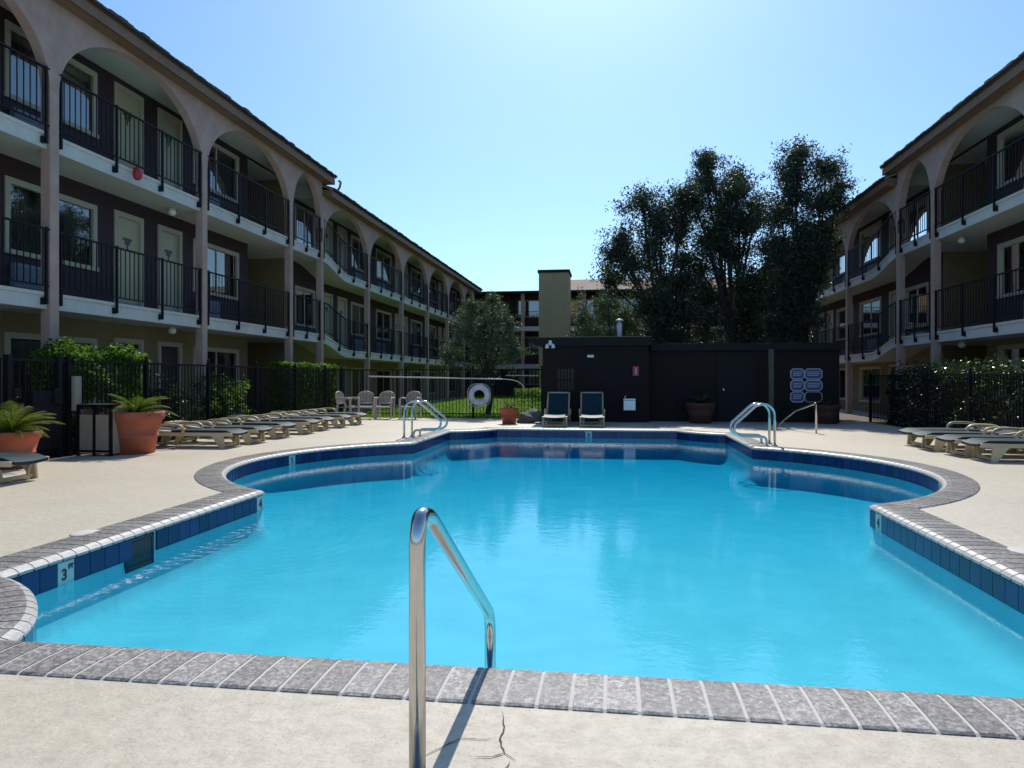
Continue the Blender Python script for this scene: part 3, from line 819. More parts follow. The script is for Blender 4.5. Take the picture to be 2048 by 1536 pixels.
fenceL = fence('black iron picket fence along the left side behind the loungers', ((-8.35, 10.1), (-8.35, 21.3)), [1.78, 3.78, 5.81, 7.9, 9.9, 11.17])
fenceB = fence('black iron picket fence in front of the lawn at the back', ((-8.29, 21.3), (-1.98, 21.3)), [2, 4.1, 6.2])
fenceR = fence('black iron picket fence in front of the hedge on the right', ((7.1, 9.5), (7.1, 21.2)), [.1, 2, 4, 6, 8, 10, 11.6], H=1.3)
gate = thing('iron_gate', 'black iron pool gate with a lock box beside the twin waste bin', 'gate', (-8.4, 8.9, 0))
for y in (8.94, 9.86, 10.06): MB().box(-8.44, -8.36, y-.04, y+.04, 0, 1.54).build('post', 'iron', gate)
MB().box(-8.42, -8.38, 6.5, 10.06, 1.455, 1.49).box(-8.42, -8.38, 6.5, 10.06, .1, .14).build('rail', 'iron', gate)
b = MB()
for k in range(34): b.box(-8.408, -8.392, 6.5+.105*k, 6.516+.105*k, .1, 1.46)
kind(b.build('pickets', 'iron', gate), 'stuff')
MB().box(-8.47, -8.33, 9.30, 9.82, .15, 1.02).build('mesh_guard', 'iron', gate)
MB().box(-8.50, -8.30, 9.68, 9.84, .82, 1.06).build('lock_box', 'iron', gate)
MB().box(-8.46, -8.35, 9.0, 9.12, .95, 1.06).build('hinge', 'iron', gate)
tag(MB().box(-8.34, -8.28, 10.06, 10.2, .70, 1.24).build('notice_strip', 'binpanel'), 'tall narrow beige strip fixed on the gate post above the bins', 'strip')

# ------------------------------------------------------------------ vegetation
def box_hedge(name, label, x0, x1, y0, y1, z0, z1, n, size, m, bumpy=.08, topextra=.1, group=None):
    root = thing(name, label, 'hedge', ((x0+x1)/2, (y0+y1)/2, 0), group)
    c = []
    for _ in range(n):
        f = random.random(); x = random.uniform(x0, x1); y = random.uniform(y0, y1); z = z0+(z1-z0)*random.random()
        dd = abs(random.gauss(0, .07))
        if f < .33: z = z1-dd+math.sin(y*5.1+x*3)*bumpy*.6+math.sin(y*13)*bumpy*.35+(topextra*random.random()**3)
        elif f < .62: x = (x1-dd if x0 < 0 else x0+dd)+math.sin(z*7+y*4)*bumpy*.6
        elif f < .78: y = y0+dd
        elif f < .86: y = y1-dd
        # sparse patches
        if math.sin(y*3.7+z*2.9)*math.sin(z*5.1-y*2.3+x) < -.55 and random.random() < .75 and f >= .33: continue
        c.append((x, y, z))
    lv = leaves('foliage', m, root, c, size, .55, org=root.location)
    st = MB()
    for k in range(max(2, int((y1-y0)/.45))):
        y = y0+.2+.45*k; st.tube([((x0+x1)/2, y, 0), ((x0+x1)/2+random.uniform(-.1, .1), y+random.uniform(-.1, .1), z1*.75)], [.02, .008], 5)
    st.build('stems', 'bark', root)
    return root
def round_shrub(name, label, c, r, n, size, m, cat='shrub'):
    root = thing(name, label, cat, (c[0], c[1], 0)); P = []
    cl = [(random.gauss(0, .5), random.gauss(0, .5), random.gauss(0, .5)) for _ in range(60)]
    for _ in range(n):
        q = random.choice(cl); q = (q[0]+random.gauss(0, .12), q[1]+random.gauss(0, .12), q[2]+random.gauss(0, .12))
        P.append((c[0]+q[0]*r[0], c[1]+q[1]*r[1], max(.05, c[2]+q[2]*r[2])))
    leaves('foliage', m, root, P, size, .5, org=root.location)
    st = MB()
    for k in range(7):
        a = k*.9; st.tube([(c[0], c[1], 0), (c[0]+.3*r[0]*math.cos(a), c[1]+.3*r[1]*math.sin(a), c[2]), (c[0]+.6*r[0]*math.cos(a), c[1]+.6*r[1]*math.sin(a), c[2]+.5*r[2])], [.014, .01, .004], 5)
    st.build('stems', 'bark', root); return root
box_hedge('hedge', 'leafy green hedge above the fence behind the big terracotta pot', -9.0, -8.45, 9.95, 12.1, .1, 1.62, 12000, .075, 'leaf_hedge', .12, .16)
box_hedge('hedge', 'square clipped hedge behind the fence beside the four chairs', -9.0, -8.40, 17.75, 21.1, .15, 1.60, 15000, .07, 'leaf_hedge', .04, .06)
round_shrub('shrub', 'round glossy shrub behind the left fence between the two hedges', (-8.75, 15.0, .75), (.5, .75, .62), 3800, .075, 'leaf_hedge')
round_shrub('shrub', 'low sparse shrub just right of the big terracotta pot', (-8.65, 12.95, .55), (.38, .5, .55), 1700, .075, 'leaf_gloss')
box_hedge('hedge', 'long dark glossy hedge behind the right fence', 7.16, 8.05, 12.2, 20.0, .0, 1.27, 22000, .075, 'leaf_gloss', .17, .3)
box_hedge('hedge', 'low clipped hedge with sunlit top beside the pool house', -3.2, -2.1, 23.0, 24.2, 0, .85, 4500, .06, 'leaf_hedge', .03, .04)

def tg(s_): return max(-1.5*s_, min(1.5*s_, random.gauss(0, s_)))
def tree(name, label, base, clumps, trunk_r, m, n_per, size, twig=.28, group=None, sparse=0, aspect=.4):
    root = thing(name, label, 'tree', base, group); b = MB(); B = Vector(base)
    P = []
    top = max(c[2] for c in clumps)
    fork = B+Vector((0, 0, top*.33))
    b.tube(smooth_path([B, B+Vector((.1, .05, top*.17)), fork]), [trunk_r]*13 if False else [trunk_r*(1-.35*i/12) for i in range(13)], 9)
    for _ in range(len(clumps)//2):
        p_, q_ = random.sample(clumps, 2)
        if abs(p_[2]-q_[2]) < 2.0 and abs(p_[0]-q_[0]) < 1.6 and p_[2] < top*.72: clumps = clumps+[((p_[0]+q_[0])/2, (p_[1]+q_[1])/2+random.uniform(-.5, .5), (p_[2]+q_[2])/2, .62)]
    for (x, y, z, r) in clumps:
        c = Vector((x, y, z)); mid = fork.lerp(c, .5)+Vector((random.uniform(-.2, .2), random.uniform(-.2, .2), random.uniform(-.1, .3)))
        pth = smooth_path([fork+Vector((0, 0, random.uniform(-.4, .2))), mid, c, c+Vector((0, 0, r*.6))], 5)
        b.tube(pth, [trunk_r*.20*(1-i/len(pth))+.010 for i in range(len(pth))], 6)
        nt_ = int(30*r*r)+14
        for _ in range(nt_):
            d = Vector((random.gauss(0, 1), random.gauss(0, 1), random.gauss(0, 1))).normalized()
            rr = r*random.random()**.45*random.uniform(.7, 1.28); q = c+Vector((d.x*rr, d.y*rr, d.z*rr*1.05))
            if random.random() < .35: b.tube([c.lerp(q, .15), c.lerp(q, .6)+Vector((0, 0, .05)), q], [.012, .008, .003], 4, False)
            dirn = (d+Vector((0, 0, -.25))).normalized(); k_ = int(n_per*random.uniform(.5, 1.4))
            for _ in range(k_):
                t = tg(.6)
                P.append((q.x+dirn.x*t*twig+tg(twig*.42), q.y+dirn.y*t*twig+tg(twig*.42), q.z+dirn.z*t*twig+tg(twig*.42)))
    b.build('trunk', 'bark', root, smooth=True)
    leaves('crown', m, root, P, size, aspect, org=base, up=(0, 0, -.7)); return root
def jit(l, y0, sy): return [(x+random.uniform(-.12, .12), y0+random.uniform(-sy, sy), z, r*.92) for x, z, r in l]
T1 = [(.35, 6.2, .55), (.0, 5.6, .6), (-.1, 4.8, .6), (.6, 5.3, .7), (1.15, 7.35, .75), (1.8, 7.0, .8), (2.4, 7.5, .55), (1.5, 6.2, .85), (2.5, 6.5, .65), (1.5, 4.9, 1.0), (1.9, 3.7, 1.1), (1.3, 3.7, .7), (2.7, 4.6, .85), (1.5, 2.7, .8), (2.3, 2.6, .9), (2.5, 5.5, .6)]
T2 = [(3.4, 9.0, .5), (3.4, 8.3, .7), (2.9, 7.6, .75), (4.5, 8.6, .55), (4.5, 7.8, .75), (4.0, 7.1, .9), (3.3, 6.3, .85), (4.9, 6.7, .85), (4.3, 5.8, .8), (3.3, 5.2, .7), (4.5, 4.4, .95), (4.6, 3.4, 1.1), (5.4, 4.6, .8), (4.7, 2.5, .9), (5.3, 7.4, .65), (3.6, 3.2, .8), (5.6, 5.8, .65), (3.5, 4.2, .7)]
T3 = [(6.4, 8.9, .5), (6.3, 8.3, .6), (7.1, 8.2, .6), (7.6, 7.7, .55), (6.1, 7.5, .8), (7.0, 7.1, .85), (5.7, 6.8, .75), (6.5, 6.1, .95), (7.1, 6.3, .6), (6.2, 5.0, .9), (6.3, 4.2, .85), (5.8, 3.9, .9), (6.2, 3.2, .85), (5.7, 2.8, .8), (6.7, 5.4, .5), (5.7, 5.6, .7)]
tree('tall_tree', 'tall dark tree nearest the tan tower, left of the tall group', (1.8, 26.2, 0), jit(T1, 26.2, .7), .22, 'leaf_dark', 102, .13, .33, 'tall trees behind the pool house', aspect=.3)
tree('tall_tree', 'tall dark tree in the middle of the group behind the pool house', (4.3, 26.8, 0), jit(T2, 26.8, .7), .24, 'leaf_dark', 102, .13, .33, 'tall trees behind the pool house', aspect=.3)
tree('tall_tree', 'tall dark tree overlapping the right wing, right of the group', (6.3, 25.0, 0), jit([(x*.975, z*.975, r) for x, z, r in T3], 24.9, .6), .22, 'leaf_dark', 102, .13, .33, 'tall trees behind the pool house', aspect=.3)
OT = [(-4.4, 2.7, .62), (-5.2, 2.4, .55), (-3.7, 2.5, .6), (-4.8, 3.2, .5), (-4.0, 3.35, .5), (-5.4, 1.9, .45), (-3.3, 2.0, .5), (-4.5, 2.0, .6), (-3.9, 1.85, .5), (-3.4, 3.0, .4), (-4.6, 3.6, .3), (-3.9, 3.8, .25)]
tree('olive_tree', 'small round olive tree in front of the tan tower', (-4.15, 23.6, 0), jit(OT, 23.6, .5), .10, 'leaf_olive', 85, .085, .2, None, aspect=.28)
BT = [(-.9, 3.2, .65), (-.2, 3.6, .6), (.4, 3.2, .6), (-.6, 2.7, .6), (.3, 2.6, .6), (1.0, 3.0, .5)]
tree('olive_tree', 'bushy grey green tree showing over the pool house roof', (-.3, 29.5, 0), jit([(x*1.35, z*1.15, r*1.3) for x, z, r in BT], 29.5, .6), .12, 'leaf_olive', 110, .10, .25, None, aspect=.3)

def palm_pot(label, x, y, Rt, Rb, H, nf, fl, m='leaf_palm', plabel=None, lean=1.0, pm='terracotta'):
    pot = thing('plant_pot', label, 'pot', (x, y, 0))
    MB().lathe([(0, .0), (Rb, .0), (Rb+.3*(Rt-Rb), H*.40), (Rb+.31*(Rt-Rb)+.012, H*.41), (Rb+.33*(Rt-Rb)+.012, H*.44), (Rb+.34*(Rt-Rb), H*.45), (Rt*.93, H*.80), (Rt*.99, H*.81), (Rt, H*.86), (Rt*1.02, H*.97), (Rt*1.0, H), (Rt*.92, H), (Rt*.88, H*.9)], (x, y, 0), 40).build('pot', pm, pot, smooth=False)
    for p in pot.children[0].data.polygons: p.use_smooth = True
    MB().lathe([(0, H*.92), (Rt*.9, H*.9)], (x, y, 0), 24).build('soil', 'soil', pot)
    pl = thing('palm_plant', plabel, 'plant', (x, y, H*.9))
    for k in range(nf):
        a = k*2.39996+random.uniform(-.2, .2); el = random.uniform(.45, 1.4); Lf = fl*random.uniform(.6, 1.0)
        b = MB(); pts = []; p = Vector((x, y, H*.92)); d = el
        for i in range(13):
            pts.append(p.copy()); p = p+Vector((math.cos(a)*math.cos(d), math.sin(a)*math.cos(d), math.sin(d)))*Lf/12; d -= .105*lean
        b.tube(pts, [.008*(1-i/14) for i in range(13)], 4, False)
        sd_ = Vector((-math.sin(a), math.cos(a), 0))
        for i in range(2, 13):
            t = (pts[i]-pts[i-1]).normalized(); upv = sd_.cross(t)
            for sgn in (-1, 1):
                for h in (0, .5):
                    q = pts[i-1].lerp(pts[i], h); ll = Lf*.26*math.sin(math.pi*min(1, (i+h)/13*.92+.08))**.7*random.uniform(.85, 1.1)
                    e = q+(sd_*sgn*.8+t*.55+upv*.28).normalized()*ll
                    b.quad(q-t*.009, q+t*.009, e)
        b.build('frond', m, pl)
    return pot, pl
palm_pot('huge terracotta pot right of the twin waste bin', -7.65, 10.6, .435, .29, .67, 30, .72, plabel='spiky green palm growing in the huge terracotta pot')
palm_pot('terracotta pot at the left picture edge beside the gate', -8.02, 8.6, .345, .23, .49, 34, .80, plabel='yellow green palm growing in the pot at the left edge', lean=1.1)
palm_pot('terracotta pot standing below the life ring', -2.74, 18.9, .255, .18, .43, 16, .48, plabel='yellowish palm in the pot below the life ring')
palm_pot('terracotta pot darkened for the shade of the pool house centre', 2.35, 19.85, .40, .28, .55, 14, .5, 'leaf_gloss', 'dark plant in the shaded pot at the pool house centre', pm='shadepot')
palm_pot('terracotta pot darkened for deep shade below the octagonal signs', 5.65, 20.1, .36, .26, .50, 12, .35, 'leaf_gloss', 'dark plant in the shaded pot below the octagonal signs', pm='shadepot')

# ------------------------------------------------------------------ pool house
hut = thing('pool_house', 'low dark maroon flat roofed pool house behind the pool', 'building', (2.1, 20, 0))
HY, HY2, H1, H2 = 20.0, 20.55, 2.12, 1.98
wx0, wx1, wz0, wz1 = -1.60, -1.03, .78, 1.53
b = MB()
for x0, x1, z0, z1 in ((-1.95, wx0, 0, H1), (wx1, .98, 0, H1), (wx0, wx1, 0, wz0), (wx0, wx1, wz1, H1)): b.box(x0, x1, HY, HY+.16, z0, z1)
b.box(-1.95, -1.79, HY+.16, HY+4, 0, H1).box(.82, .98, HY+.16, HY+4, 0, H1).box(-1.79, .82, HY+3.84, HY+4, 0, H1)
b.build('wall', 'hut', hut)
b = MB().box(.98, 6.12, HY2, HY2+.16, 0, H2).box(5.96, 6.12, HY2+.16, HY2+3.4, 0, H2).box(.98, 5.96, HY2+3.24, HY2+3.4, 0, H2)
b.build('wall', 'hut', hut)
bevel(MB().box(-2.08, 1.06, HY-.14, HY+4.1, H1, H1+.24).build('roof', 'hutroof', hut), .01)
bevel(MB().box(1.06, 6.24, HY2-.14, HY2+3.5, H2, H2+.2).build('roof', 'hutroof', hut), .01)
wn = MB().box(wx0, wx0+.05, HY-.02, HY+.1, wz0, wz1).box(wx1-.05, wx1, HY-.02, HY+.1, wz0, wz1).box(wx0+.05, wx1-.05, HY-.02, HY+.1, wz1-.05, wz1).box(wx0+.05, wx1-.05, HY-.04, HY+.1, wz0, wz0+.05)
wn.box(wx0+.05, wx1-.05, HY+.02, HY+.06, 1.14, 1.17)
for k in range(1, 5): wn.box(wx0+.05+.094*k-.008, wx0+.05+.094*k+.008, HY+.0, HY+.02, wz0+.05, wz1-.05)
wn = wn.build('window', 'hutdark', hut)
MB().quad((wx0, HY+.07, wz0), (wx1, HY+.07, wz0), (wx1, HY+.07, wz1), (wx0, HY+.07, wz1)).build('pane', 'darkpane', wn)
for x0, x1 in ((2.95, 3.85),):
    fr = MB().box(x0-.07, x0, HY2-.03, HY2-.002, 0, 1.95).box(x1, x1+.07, HY2-.03, HY2-.002, 0, 1.95).box(x0, x1, HY2-.03, HY2-.002, 1.88, 1.95).build('door_frame', 'hutdark', hut)
    d = MB().box(x0, x1, HY2-.02, HY2-.003, 0.01, 1.87).build('door', 'hutdark', hut)
    MB().lathe([(0, .03), (.03, .025), (.03, -.025), (0, -.03)], (x0+.1, HY2-.05, .9), 10).build('handle', 'steel', d)
tag(MB().box(4.08, 4.2, 19.6, 19.72, 0, 1.98).build('porch_post', 'postpaint'), 'pale square post standing under the pool house eave', 'post')
sl = thing('wall_lamp', 'white box wall lamp high on the left pool house wall', 'lamp', (-.62, HY, 1.85))
MB().box(-.72, -.5, HY-.10, HY, 1.86, 1.93).build('housing', 'hutdark', sl); MB().box(-.70, -.52, HY-.09, HY-.01, 1.79, 1.86).build('diffuser', 'white', sl)
fl_ = thing('floodlight', 'white twin floodlight on the pool house roof corner', 'floodlight', (-1.72, HY-.1, 2.05))
MB().box(-1.76, -1.68, HY-.19, HY-.141, 2.13, 2.26).build('bracket', 'white', fl_)
for s_ in (-1, 1): MB().lathe([(0, .06), (.035, .055), (.05, 0), (.055, -.05), (.045, -.055), (0, -.04)], (-1.72+.085*s_, HY-.22, 2.10), 14).build('lamp_head', 'white', fl_, smooth=True)
MB().tube([(-1.805, HY-.22, 2.15), (-1.72, HY-.165, 2.2), (-1.635, HY-.22, 2.15)], .012, 6).build('arm', 'white', fl_)
vt = thing('vent_pipe', 'white metal vent pipe with round cap on the pool house roof', 'vent', (.2, 21.6, 2.36))
MB().lathe([(0, 0), (.075, 0), (.075, .5), (0, .5)], (.2, 21.6, 2.36), 16).build('pipe', 'white', vt, smooth=True)
MB().lathe([(0, .64), (.05, .63), (.125, .585), (.13, .57), (.05, .56), (.05, .5), (0, .5)], (.2, 21.6, 2.36), 18).build('cap', 'white', vt, smooth=True)
df = thing('drinking_fountain', 'grey box drinking fountain on the pool house wall', 'fountain', (.45, HY, .3))
bevel(MB().box(.28, .62, HY-.32, HY, .33, .62).build('cabinet', 'galv', df), .02)
MB().box(.29, .61, HY-.31, HY-.02, .622, .655).build('basin', 'galv', df); MB().tube([(.34, HY-.1, .65), (.34, HY-.1, .73), (.37, HY-.16, .74)], .014, 6).build('spout', 'steel', df)
ex = thing('extinguisher_box', 'small red fire extinguisher box on the pool house wall', 'box', (.62, HY, 1.3))
MB().box(.54, .71, HY-.10, HY, 1.28, 1.54).build('cabinet', 'red', ex); MB().box(.61, .65, HY-.106, HY-.101, 1.31, 1.50).build('strip', 'signwhite', ex)
gr = 'octagonal pool rule signs on the pool house'
def octa(cx, cz, hw, hh, y0, y1, cut):
    pr = [(-hw+cut, -hh), (hw-cut, -hh), (hw, -hh+cut), (hw, hh-cut), (hw-cut, hh), (-hw+cut, hh), (-hw, hh-cut), (-hw, -hh+cut)]
    b = MB(); nn_ = len(pr); b.v = [(cx+x, y0, cz+z) for x, z in pr]+[(cx+x, y1, cz+z) for x, z in pr]
    b.f = [tuple(range(nn_)), tuple(range(nn_, 2*nn_))[::-1]]+[(i, i+nn_, (i+1) % nn_+nn_, (i+1) % nn_) for i in range(nn_)]; return b
rows_ = ('top', 'middle', 'bottom')
for r_i in range(3):
    for c_i in range(2):
        cx_, cz_ = (5.02, 1.33-.315*r_i) if c_i == 0 else (5.44, 1.33-.315*r_i)
        hw = .19 if c_i == 0 else .235
        dark = (r_i == 2 and c_i == 1)
        s_ = thing('wall_sign', ('small ' if c_i == 0 else 'wide ')+('dark ' if dark else 'blue and white ')+'octagonal sign, '+('left' if c_i == 0 else 'right')+' column, '+rows_[r_i]+' row', 'sign', (cx_, HY2-.02, cz_), gr)
        octa(cx_, cz_, hw, .152, HY2-.022, HY2-.002, .07).build('board', 'signwhite' if not dark else 'binpanel', s_)
        octa(cx_, cz_, hw-.03, .122, HY2-.026, HY2-.0225, .055).build('panel', 'signblue' if not dark else 'hutdark', s_)
        if not dark:
            q = MB()
            for k in range(3): q.box(cx_-hw+.07, cx_+hw-.07-.03*(k == 2), HY2-.029, HY2-.0265, cz_+.045-.05*k, cz_+.07-.05*k)
            q.build('print', 'signwhite', s_)
bl = bmesh.new(); bmesh.ops.create_icosphere(bl, subdivisions=4, radius=1)
for v in bl.verts:
    f = 1+.16*math.sin(v.co.x*4+1)*math.sin(v.co.y*3.3)+.10*math.sin(v.co.z*7+v.co.x*5)
    v.co = Vector((v.co.x*.34*f, v.co.y*.28*f, max(-.1, v.co.z*.24*f)+.10+.06*v.co.x))
me = bpy.data.meshes.new('boulder'); bl.to_mesh(me); bl.free(); me.materials.append(M['rock']); me.polygons.foreach_set('use_smooth', [True]*len(me.polygons))
bo = bpy.data.objects.new('boulder', me); C.objects.link(bo); bo.location = (-2.22, 19.3, 0); tag(bo, 'dark grey boulder beside the pool house corner', 'boulder')

# ------------------------------------------------------------------ life saving gear
lr = thing('life_ring', 'white life ring hanging on the back fence', 'life ring', (-3.98, 21.17, .7))
b = MB(); rows = []
for k in range(41):
    a = 2*P_*k/40; rows.append([(-3.98+(.245+.088*math.cos(q*2*P_/12))*math.cos(a), 21.17+.075*math.sin(q*2*P_/12), .70+(.245+.088*math.cos(q*2*P_/12))*math.sin(a)) for q in range(13)])
b.sheet(rows); b.build('ring', 'white', lr, smooth=True)
b = MB(); pr = []
for k in range(49):
    a = 2*P_*k/48; rr = .345+.035*abs(math.sin(2*a)); pr.append((-3.98+rr*math.cos(a), 21.12, .70+rr*math.sin(a)))
b.tube(pr, .010, 5, False).build('rope', 'greypole', lr)
for k in range(4):
    a = P_/4+k*P_/2; MB().box(-3.98+.245*math.cos(a)-.05, -3.98+.245*math.cos(a)+.05, 21.085, 21.10, .70+.245*math.sin(a)-.05, .70+.245*math.sin(a)+.05).build('band', 'greypole', lr)
hk = thing('life_hook', 'long white life hook pole held level on the back fence', 'life hook', (-7.45, 21.2, 1.27))
MB().tube([(-7.45, 21.22, 1.27), (-3.3, 21.22, 1.19)], .02, 8).build('pole', 'greypole', hk)
MB().tube(smooth_path([(-3.35, 21.22, 1.19), (-3.1, 21.22, 1.18), (-2.85, 21.22, 1.13), (-2.66, 21.22, 1.0), (-2.6, 21.22, .8), (-2.66, 21.22, .62)]), .013, 6).build('crook', 'steel', hk)
tag(MB().tube([(-3.2, 21.38, 1.30), (-2.2, 21.38, 1.29)], .016, 6).build('net_pole', 'greypole'), 'short pale pole end on the fence beside the pool house', 'pole')

# ------------------------------------------------------------------ stainless rails
nr_ = thing('pool_handrail', 'single stainless handrail in the foreground, over the pool edge', 'handrail', (-.56, 2.01, 0))
pth = fillet([(-.56, 2.01, -.02), (-.56, 2.01, .74), (-.559, 2.035, .80), (-.555, 2.12, .785), (-.53, 3.08, .17), (-.53, 3.08, -.55)], .09, 10)
MB().tube(pth, .0243, 20).build('tube', 'steel', nr_, smooth=True)
MB().lathe([(.0246, .03), (.05, .022), (.055, .002)], (-.56, 2.01, 0), 20).build('flange', 'steel', nr_, smooth=True)
def grab(label, xr, xf, xo, y, sgn):
    g = thing('grab_rail', label, 'grab rail', (xr, y, 0))
    pth = fillet([(xr, y, -.02), (xr, y, .62), (xr+sgn*.10, y, .74), (xr+sgn*.30, y, .74), (xo, y, .36), (xo, y, .24), (xo-sgn*.10, y, .17), (xf, y, .16), (xf, y, -.02)], .10, 6)
    MB().tube(pth, .0225, 12).build('tube', 'steel', g, smooth=True)
    for x in (xr, xf): MB().lathe([(.023, .025), (.045, .018), (.05, .002)], (x, y, 0), 14).build('flange', 'steel', g, smooth=True)
grab('nearer stainless grab rail of the left pair at the pool edge', -4.18, -3.98, -3.42, 14.02, 1)
grab('farther stainless grab rail of the left pair at the pool edge', -4.12, -3.95, -3.38, 14.38, 1)
grab('nearer stainless grab rail of the right pair at the pool edge', 2.86, 2.72, 2.16, 13.28, -1)
grab('farther stainless grab rail of the right pair at the pool edge', 2.86, 2.72, 2.16, 13.72, -1)
ir = thing('spa_handrail', 'lone stainless post rail in front of the octagonal signs', 'handrail', (4.45, 16.58, 0))
MB().tube(fillet([(4.45, 16.58, -.02), (4.45, 16.58, .66), (4.2, 17.4, .45), (3.95, 18.4, -.02)], .06, 6), .022, 12).build('tube', 'steel', ir, smooth=True)

# ------------------------------------------------------------------ bins
bn_ = thing('waste_bin', 'dark framed twin waste bin with beige panels by the gate', 'bin', (-7.960, 10.25, 0))
b = MB()
for x in (-8.250, -7.975, -7.700): b.box(x-.02, x+.02, 10.08, 10.12, 0, .79).box(x-.02, x+.02, 10.48, 10.52, 0, .79)
b.box(-8.270, -7.680, 10.08, 10.52, .76, .80).box(-8.270, -7.680, 10.09, 10.11, .06, .09)
b.build('frame', 'iron', bn_)
for x0, x1 in ((-8.225, -8.000), (-7.950, -7.725)):
    MB().box(x0, x1, 10.09, 10.12, .03, .64).build('panel', 'binpanel', bn_)
    MB().box(x0+.02, x1-.02, 10.2, 10.4, .05, .60).build('liner', 'iron', bn_)
MB().box(-8.260, -8.235, 10.12, 10.48, .03, .72).box(-7.715, -7.690, 10.12, 10.48, .03, .72).build('side_panel', 'binpanel', bn_)

# ------------------------------------------------------------------ loungers
def make_lounger(tilt):
    root = thing('sun_lounger', 'x', 'lounger')           # foot end at +x, 1.92 m long, 0.64 wide
    fr = MB(); hw = .30
    for s_ in (-1, 1):
        y = s_*hw
        fr.hexa([(-.95, y-.022, .25), (.95, y-.022, .25), (.95, y+.022, .25), (-.95, y+.022, .25), (-.95, y-.025, .325), (.95, y-.025, .325), (.95, y+.025, .325), (-.95, y+.025, .325)])
    for x in (-.93, -.3, .3, .90): fr.box(x-.025, x+.025, -hw+.022, hw-.022, .255, .30)
    bevel(fr.build('frame', 'resin', root), .012)
    for sx, lean in ((.66, .10), (-.62, -.10)):
        for s_ in (-1, 1):
            y = s_*hw; l = MB()
            l.hexa([(sx+lean-.045, y-.02, 0), (sx+lean+.045, y-.02, 0), (sx+lean+.045, y+.02, 0), (sx+lean-.045, y+.02, 0), (sx-.10, y-.022, .26), (sx+.12, y-.022, .26), (sx+.12, y+.022, .26), (sx-.10, y+.022, .26)])
            bevel(l.build('leg', 'resin', root), .008)
        l = MB(); x = sx+lean*.85
        l.box(x-.018, x+.018, -hw+.02, hw-.02, .02, .075)
        for s_ in (-1, 1): l.tube(fillet([(x, s_*(hw-.02), .24), (x, s_*(hw-.07), .17), (x, s_*(hw-.09), .07)], .05), .022, 6)
        bevel(l.build('leg_brace', 'resin', root), .005)
    hx = -.22
    def strip(b, x0, x1, zf, y0, y1, th):
        n_ = 8; top = []; bot = []
        for i in range(n_+1):
            x = x0+(x1-x0)*i/n_
            r_ = []; r2 = []
            for j in range(7):
                v = j/6; y = y0+(y1-y0)*v; sag = -.018*math.sin(P_*v); r_.append((*zf(x), y, sag)); r2.append((*zf(x), y, sag-th))
            top.append([(a, y, z+s) for a, z, y, s in r_]); bot.append([(a, y, z+s) for a, z, y, s in r2])
        b.sheet(top); b.sheet([q[::-1] for q in bot])
        b.sheet([top[0], bot[0]]); b.sheet([bot[-1], top[-1]]); b.sheet([[p[0] for p in top], [p[0] for p in bot]]); b.sheet([[p[-1] for p in bot], [p[-1] for p in top]])
    b = MB(); strip(b, hx, .97, lambda x: (x, .375-(.06*max(0, (x-.78)/.19)**2)), -.275, .275, .045); b.build('seat_sling', 'sling', root, smooth=True)
    ct, st_ = math.cos(tilt), math.sin(tilt)
    bz = lambda u: (hx-.02-u*ct, .352+u*st_)
    b = MB(); strip(b, .0, .74, lambda u: bz(u), -.27, .27, .04); bk = b.build('backrest', 'sling', root, smooth=True)
    f2 = MB()
    for s_ in (-1, 1):
        f2.tube([(bz(-.02)[0], s_*.295, bz(-.02)[1]-.012), (bz(.76)[0], s_*.295, bz(.76)[1]-.012)], .022, 8)
    f2.tube([(bz(.76)[0], -.295, bz(.76)[1]-.012), (bz(.76)[0], .295, bz(.76)[1]-.012)], .026, 8)
    f2.build('back_frame', 'resin', bk, smooth=True)
    if tilt > .3:
        MB().tube([(bz(.5)[0], -.2, bz(.5)[1]-.03), (bz(.5)[0]-.12, -.2, .28)], .014, 6).tube([(bz(.5)[0], .2, bz(.5)[1]-.03), (bz(.5)[0]-.12, .2, .28)], .014, 6).build('prop', 'resin', root)
    for s_ in (-1, 1):
        pr = smooth_path([(.02, s_*.325, .29), (.03, s_*.33, .40), (-.04, s_*.335, .475), (-.2, s_*.335, .49), (-.42, s_*.335, .47), (-.55, s_*.33, .40), (-.57, s_*.325, .29)], 5)
        MB().tube(pr, .027, 8).build('arm', 'resin', root, smooth=True)
    return root
flat = make_lounger(R(3)); up = make_lounger(R(62)); mid = make_lounger(R(9))
used = set()
def place(proto, x, y, rz, label, group):
    o = proto if proto.name not in used else copy_tree(proto)
    used.add(proto.name); o.location = (x, y, 0); o.rotation_euler = (0, 0, rz); o.scale = (.95, .95, .82); o['label'] = label; o['group'] = group; return o
gl = 'loungers in the row along the left fence'
ords = ['first', 'second', 'third', 'fourth', 'fifth', 'sixth', 'seventh']
spots = [(-7.4, 11.75, .05), (-7.35, 12.6, .02), (-7.42, 13.8, -.04), (-7.38, 14.9, .03), (-7.45, 15.95, -.03), (-7.4, 16.9, .05), (-7.38, 18.0, .0)]
for i, (x, y, a) in enumerate(spots):
    place(flat if i % 2 == 0 else mid, x, y, a, ords[i]+' flat beige lounger from the huge pot in the left row', gl)
place(flat, -7.62, 7.42, .05, 'flat beige lounger with teal sling cut by the left picture edge', 'loose loungers')
gr_ = 'loungers in the row along the right fence'
spots = [(6.12, 13.75, P_+.08), (6.05, 12.95, P_-.05), (6.10, 12.15, P_+.04), (6.15, 11.4, P_-.02)]
for i, (x, y, a) in enumerate(spots):
    place(mid if i in (1, 2) else flat, x, y, a, ords[i]+' beige lounger from the far end of the right row', gr_)
place(up, -1.42, 18.42, -P_/2, 'lounger with raised back, left of the pair by the pool house', 'raised loungers')
place(up, -.53, 18.50, -P_/2+.03, 'lounger with raised back, right of the pair by the pool house', 'raised loungers')

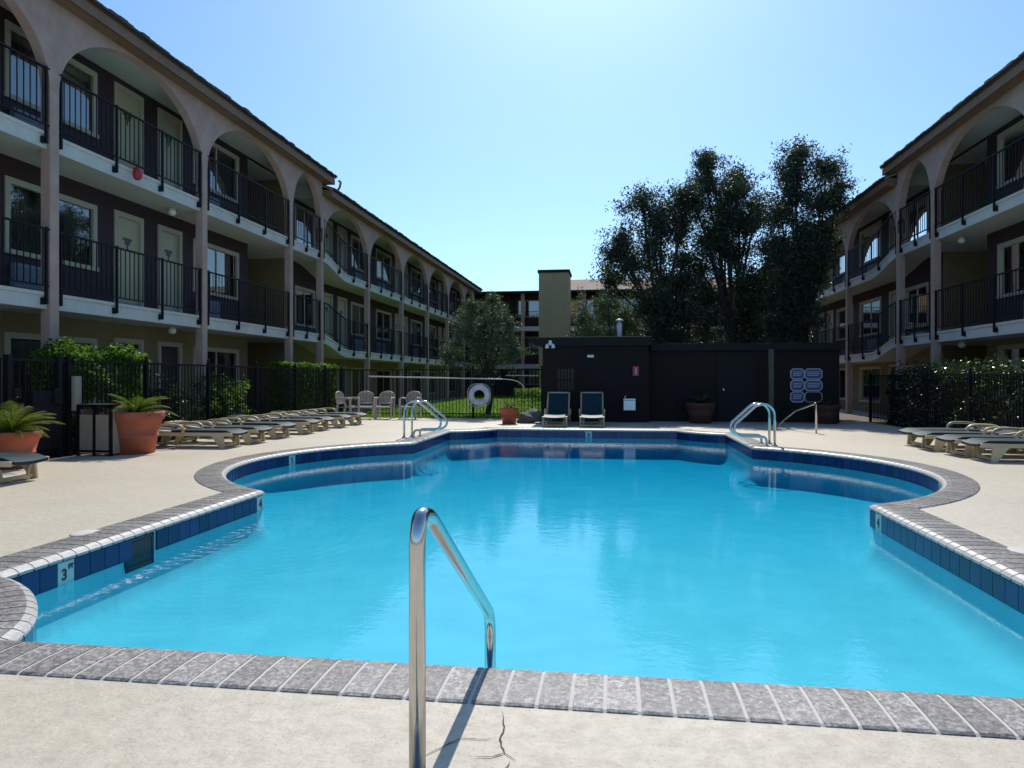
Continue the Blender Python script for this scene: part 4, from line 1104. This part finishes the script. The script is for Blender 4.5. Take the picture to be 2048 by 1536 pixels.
# ------------------------------------------------------------------ resin chairs
def make_chair():
    root = thing('resin_chair', 'x', 'chair')             # faces -y
    b = MB(); rows = []
    for i in range(7):
        v = i/6; y = -.23+.46*v; z = .40-.03*v+(.012 if i == 0 else 0)-(.025 if i == 0 else 0)
        rows.append([(x, y, z-.012*math.cos(x*6)) for x in (-.23, -.15, -.07, 0, .07, .15, .23)])
    b.sheet(rows); b.sheet([[(x, y, z-.022) for x, y, z in r_][::-1] for r_ in rows]); b.sheet([[p for p in rows[0]], [(x, y, z-.05) for x, y, z in rows[0]]])
    b.build('seat', 'chair', root, smooth=True)
    for sx in (-1, 1):
        l = MB(); l.hexa([(sx*.245-.022, -.25, 0), (sx*.245+.022, -.25, 0), (sx*.245+.022, -.205, 0), (sx*.245-.022, -.205, 0), (sx*.255-.03, -.235, .60), (sx*.255+.03, -.235, .60), (sx*.255+.03, -.185, .60), (sx*.255-.03, -.185, .60)])
        bevel(l.build('leg', 'chair', root), .006)
        l = MB(); l.hexa([(sx*.22-.022, .27, 0), (sx*.22+.022, .27, 0), (sx*.22+.022, .31, 0), (sx*.22-.022, .31, 0), (sx*.225-.028, .20, .42), (sx*.225+.028, .20, .42), (sx*.225+.028, .25, .42), (sx*.225-.028, .25, .42)])
        bevel(l.build('leg', 'chair', root), .006)
        a = MB(); a.tube(smooth_path([(sx*.255, -.24, .60), (sx*.262, -.1, .625), (sx*.262, .1, .62), (sx*.235, .26, .60)], 4), [.026]*13, 8); a.build('arm', 'chair', root, smooth=True)
    zb = lambda z: .225+.10*(z-.40)/.42
    f = MB(); pts = [(-.215, zb(.40), .40), (-.235, zb(.55), .55), (-.225, zb(.68), .68)]
    for k in range(1, 10):
        a = P_-P_*k/10; pts.append((.225*math.cos(a), zb(.68+.13*math.sin(a)), .68+.13*math.sin(a)))
    pts += [(.225, zb(.68), .68), (.235, zb(.55), .55), (.215, zb(.40), .40)]
    f.tube(pts, .02, 8); f.tube([(-.22, zb(.46), .46), (.22, zb(.46), .46)], .018, 6)
    bk = f.build('back_frame', 'chair', root, smooth=True)
    for k in range(9):
        x = -.176+.044*k; zt = .68+.13*math.sqrt(max(0, 1-(x/.235)**2))
        MB().hexa([(x-.013, zb(.46)-.006, .46), (x+.013, zb(.46)-.006, .46), (x+.013, zb(.46)+.006, .46), (x-.013, zb(.46)+.006, .46), (x-.014, zb(zt)-.006, zt), (x+.014, zb(zt)-.006, zt), (x+.014, zb(zt)+.006, zt), (x-.014, zb(zt)+.006, zt)]).build('slat', 'chair', bk)
    return root
ch = make_chair(); gc_ = 'resin chairs by the back fence'
for i, (x, y, a, lb) in enumerate(((-7.82, 20.45, P_/2-.15, 'taupe resin armchair turned sideways beside the clipped hedge'), (-7.33, 20.7, .45, 'taupe resin armchair angled next to the sideways chair'),
        (-6.78, 20.72, .05, 'taupe resin armchair facing the pool, second from the grab rail'), (-5.98, 20.72, -.1, 'taupe resin armchair directly behind the left grab rails'))):
    o = ch if i == 0 else copy_tree(ch); o.location = (x, y, 0); o.rotation_euler = (0, 0, a); o['label'] = lb; o['group'] = gc_
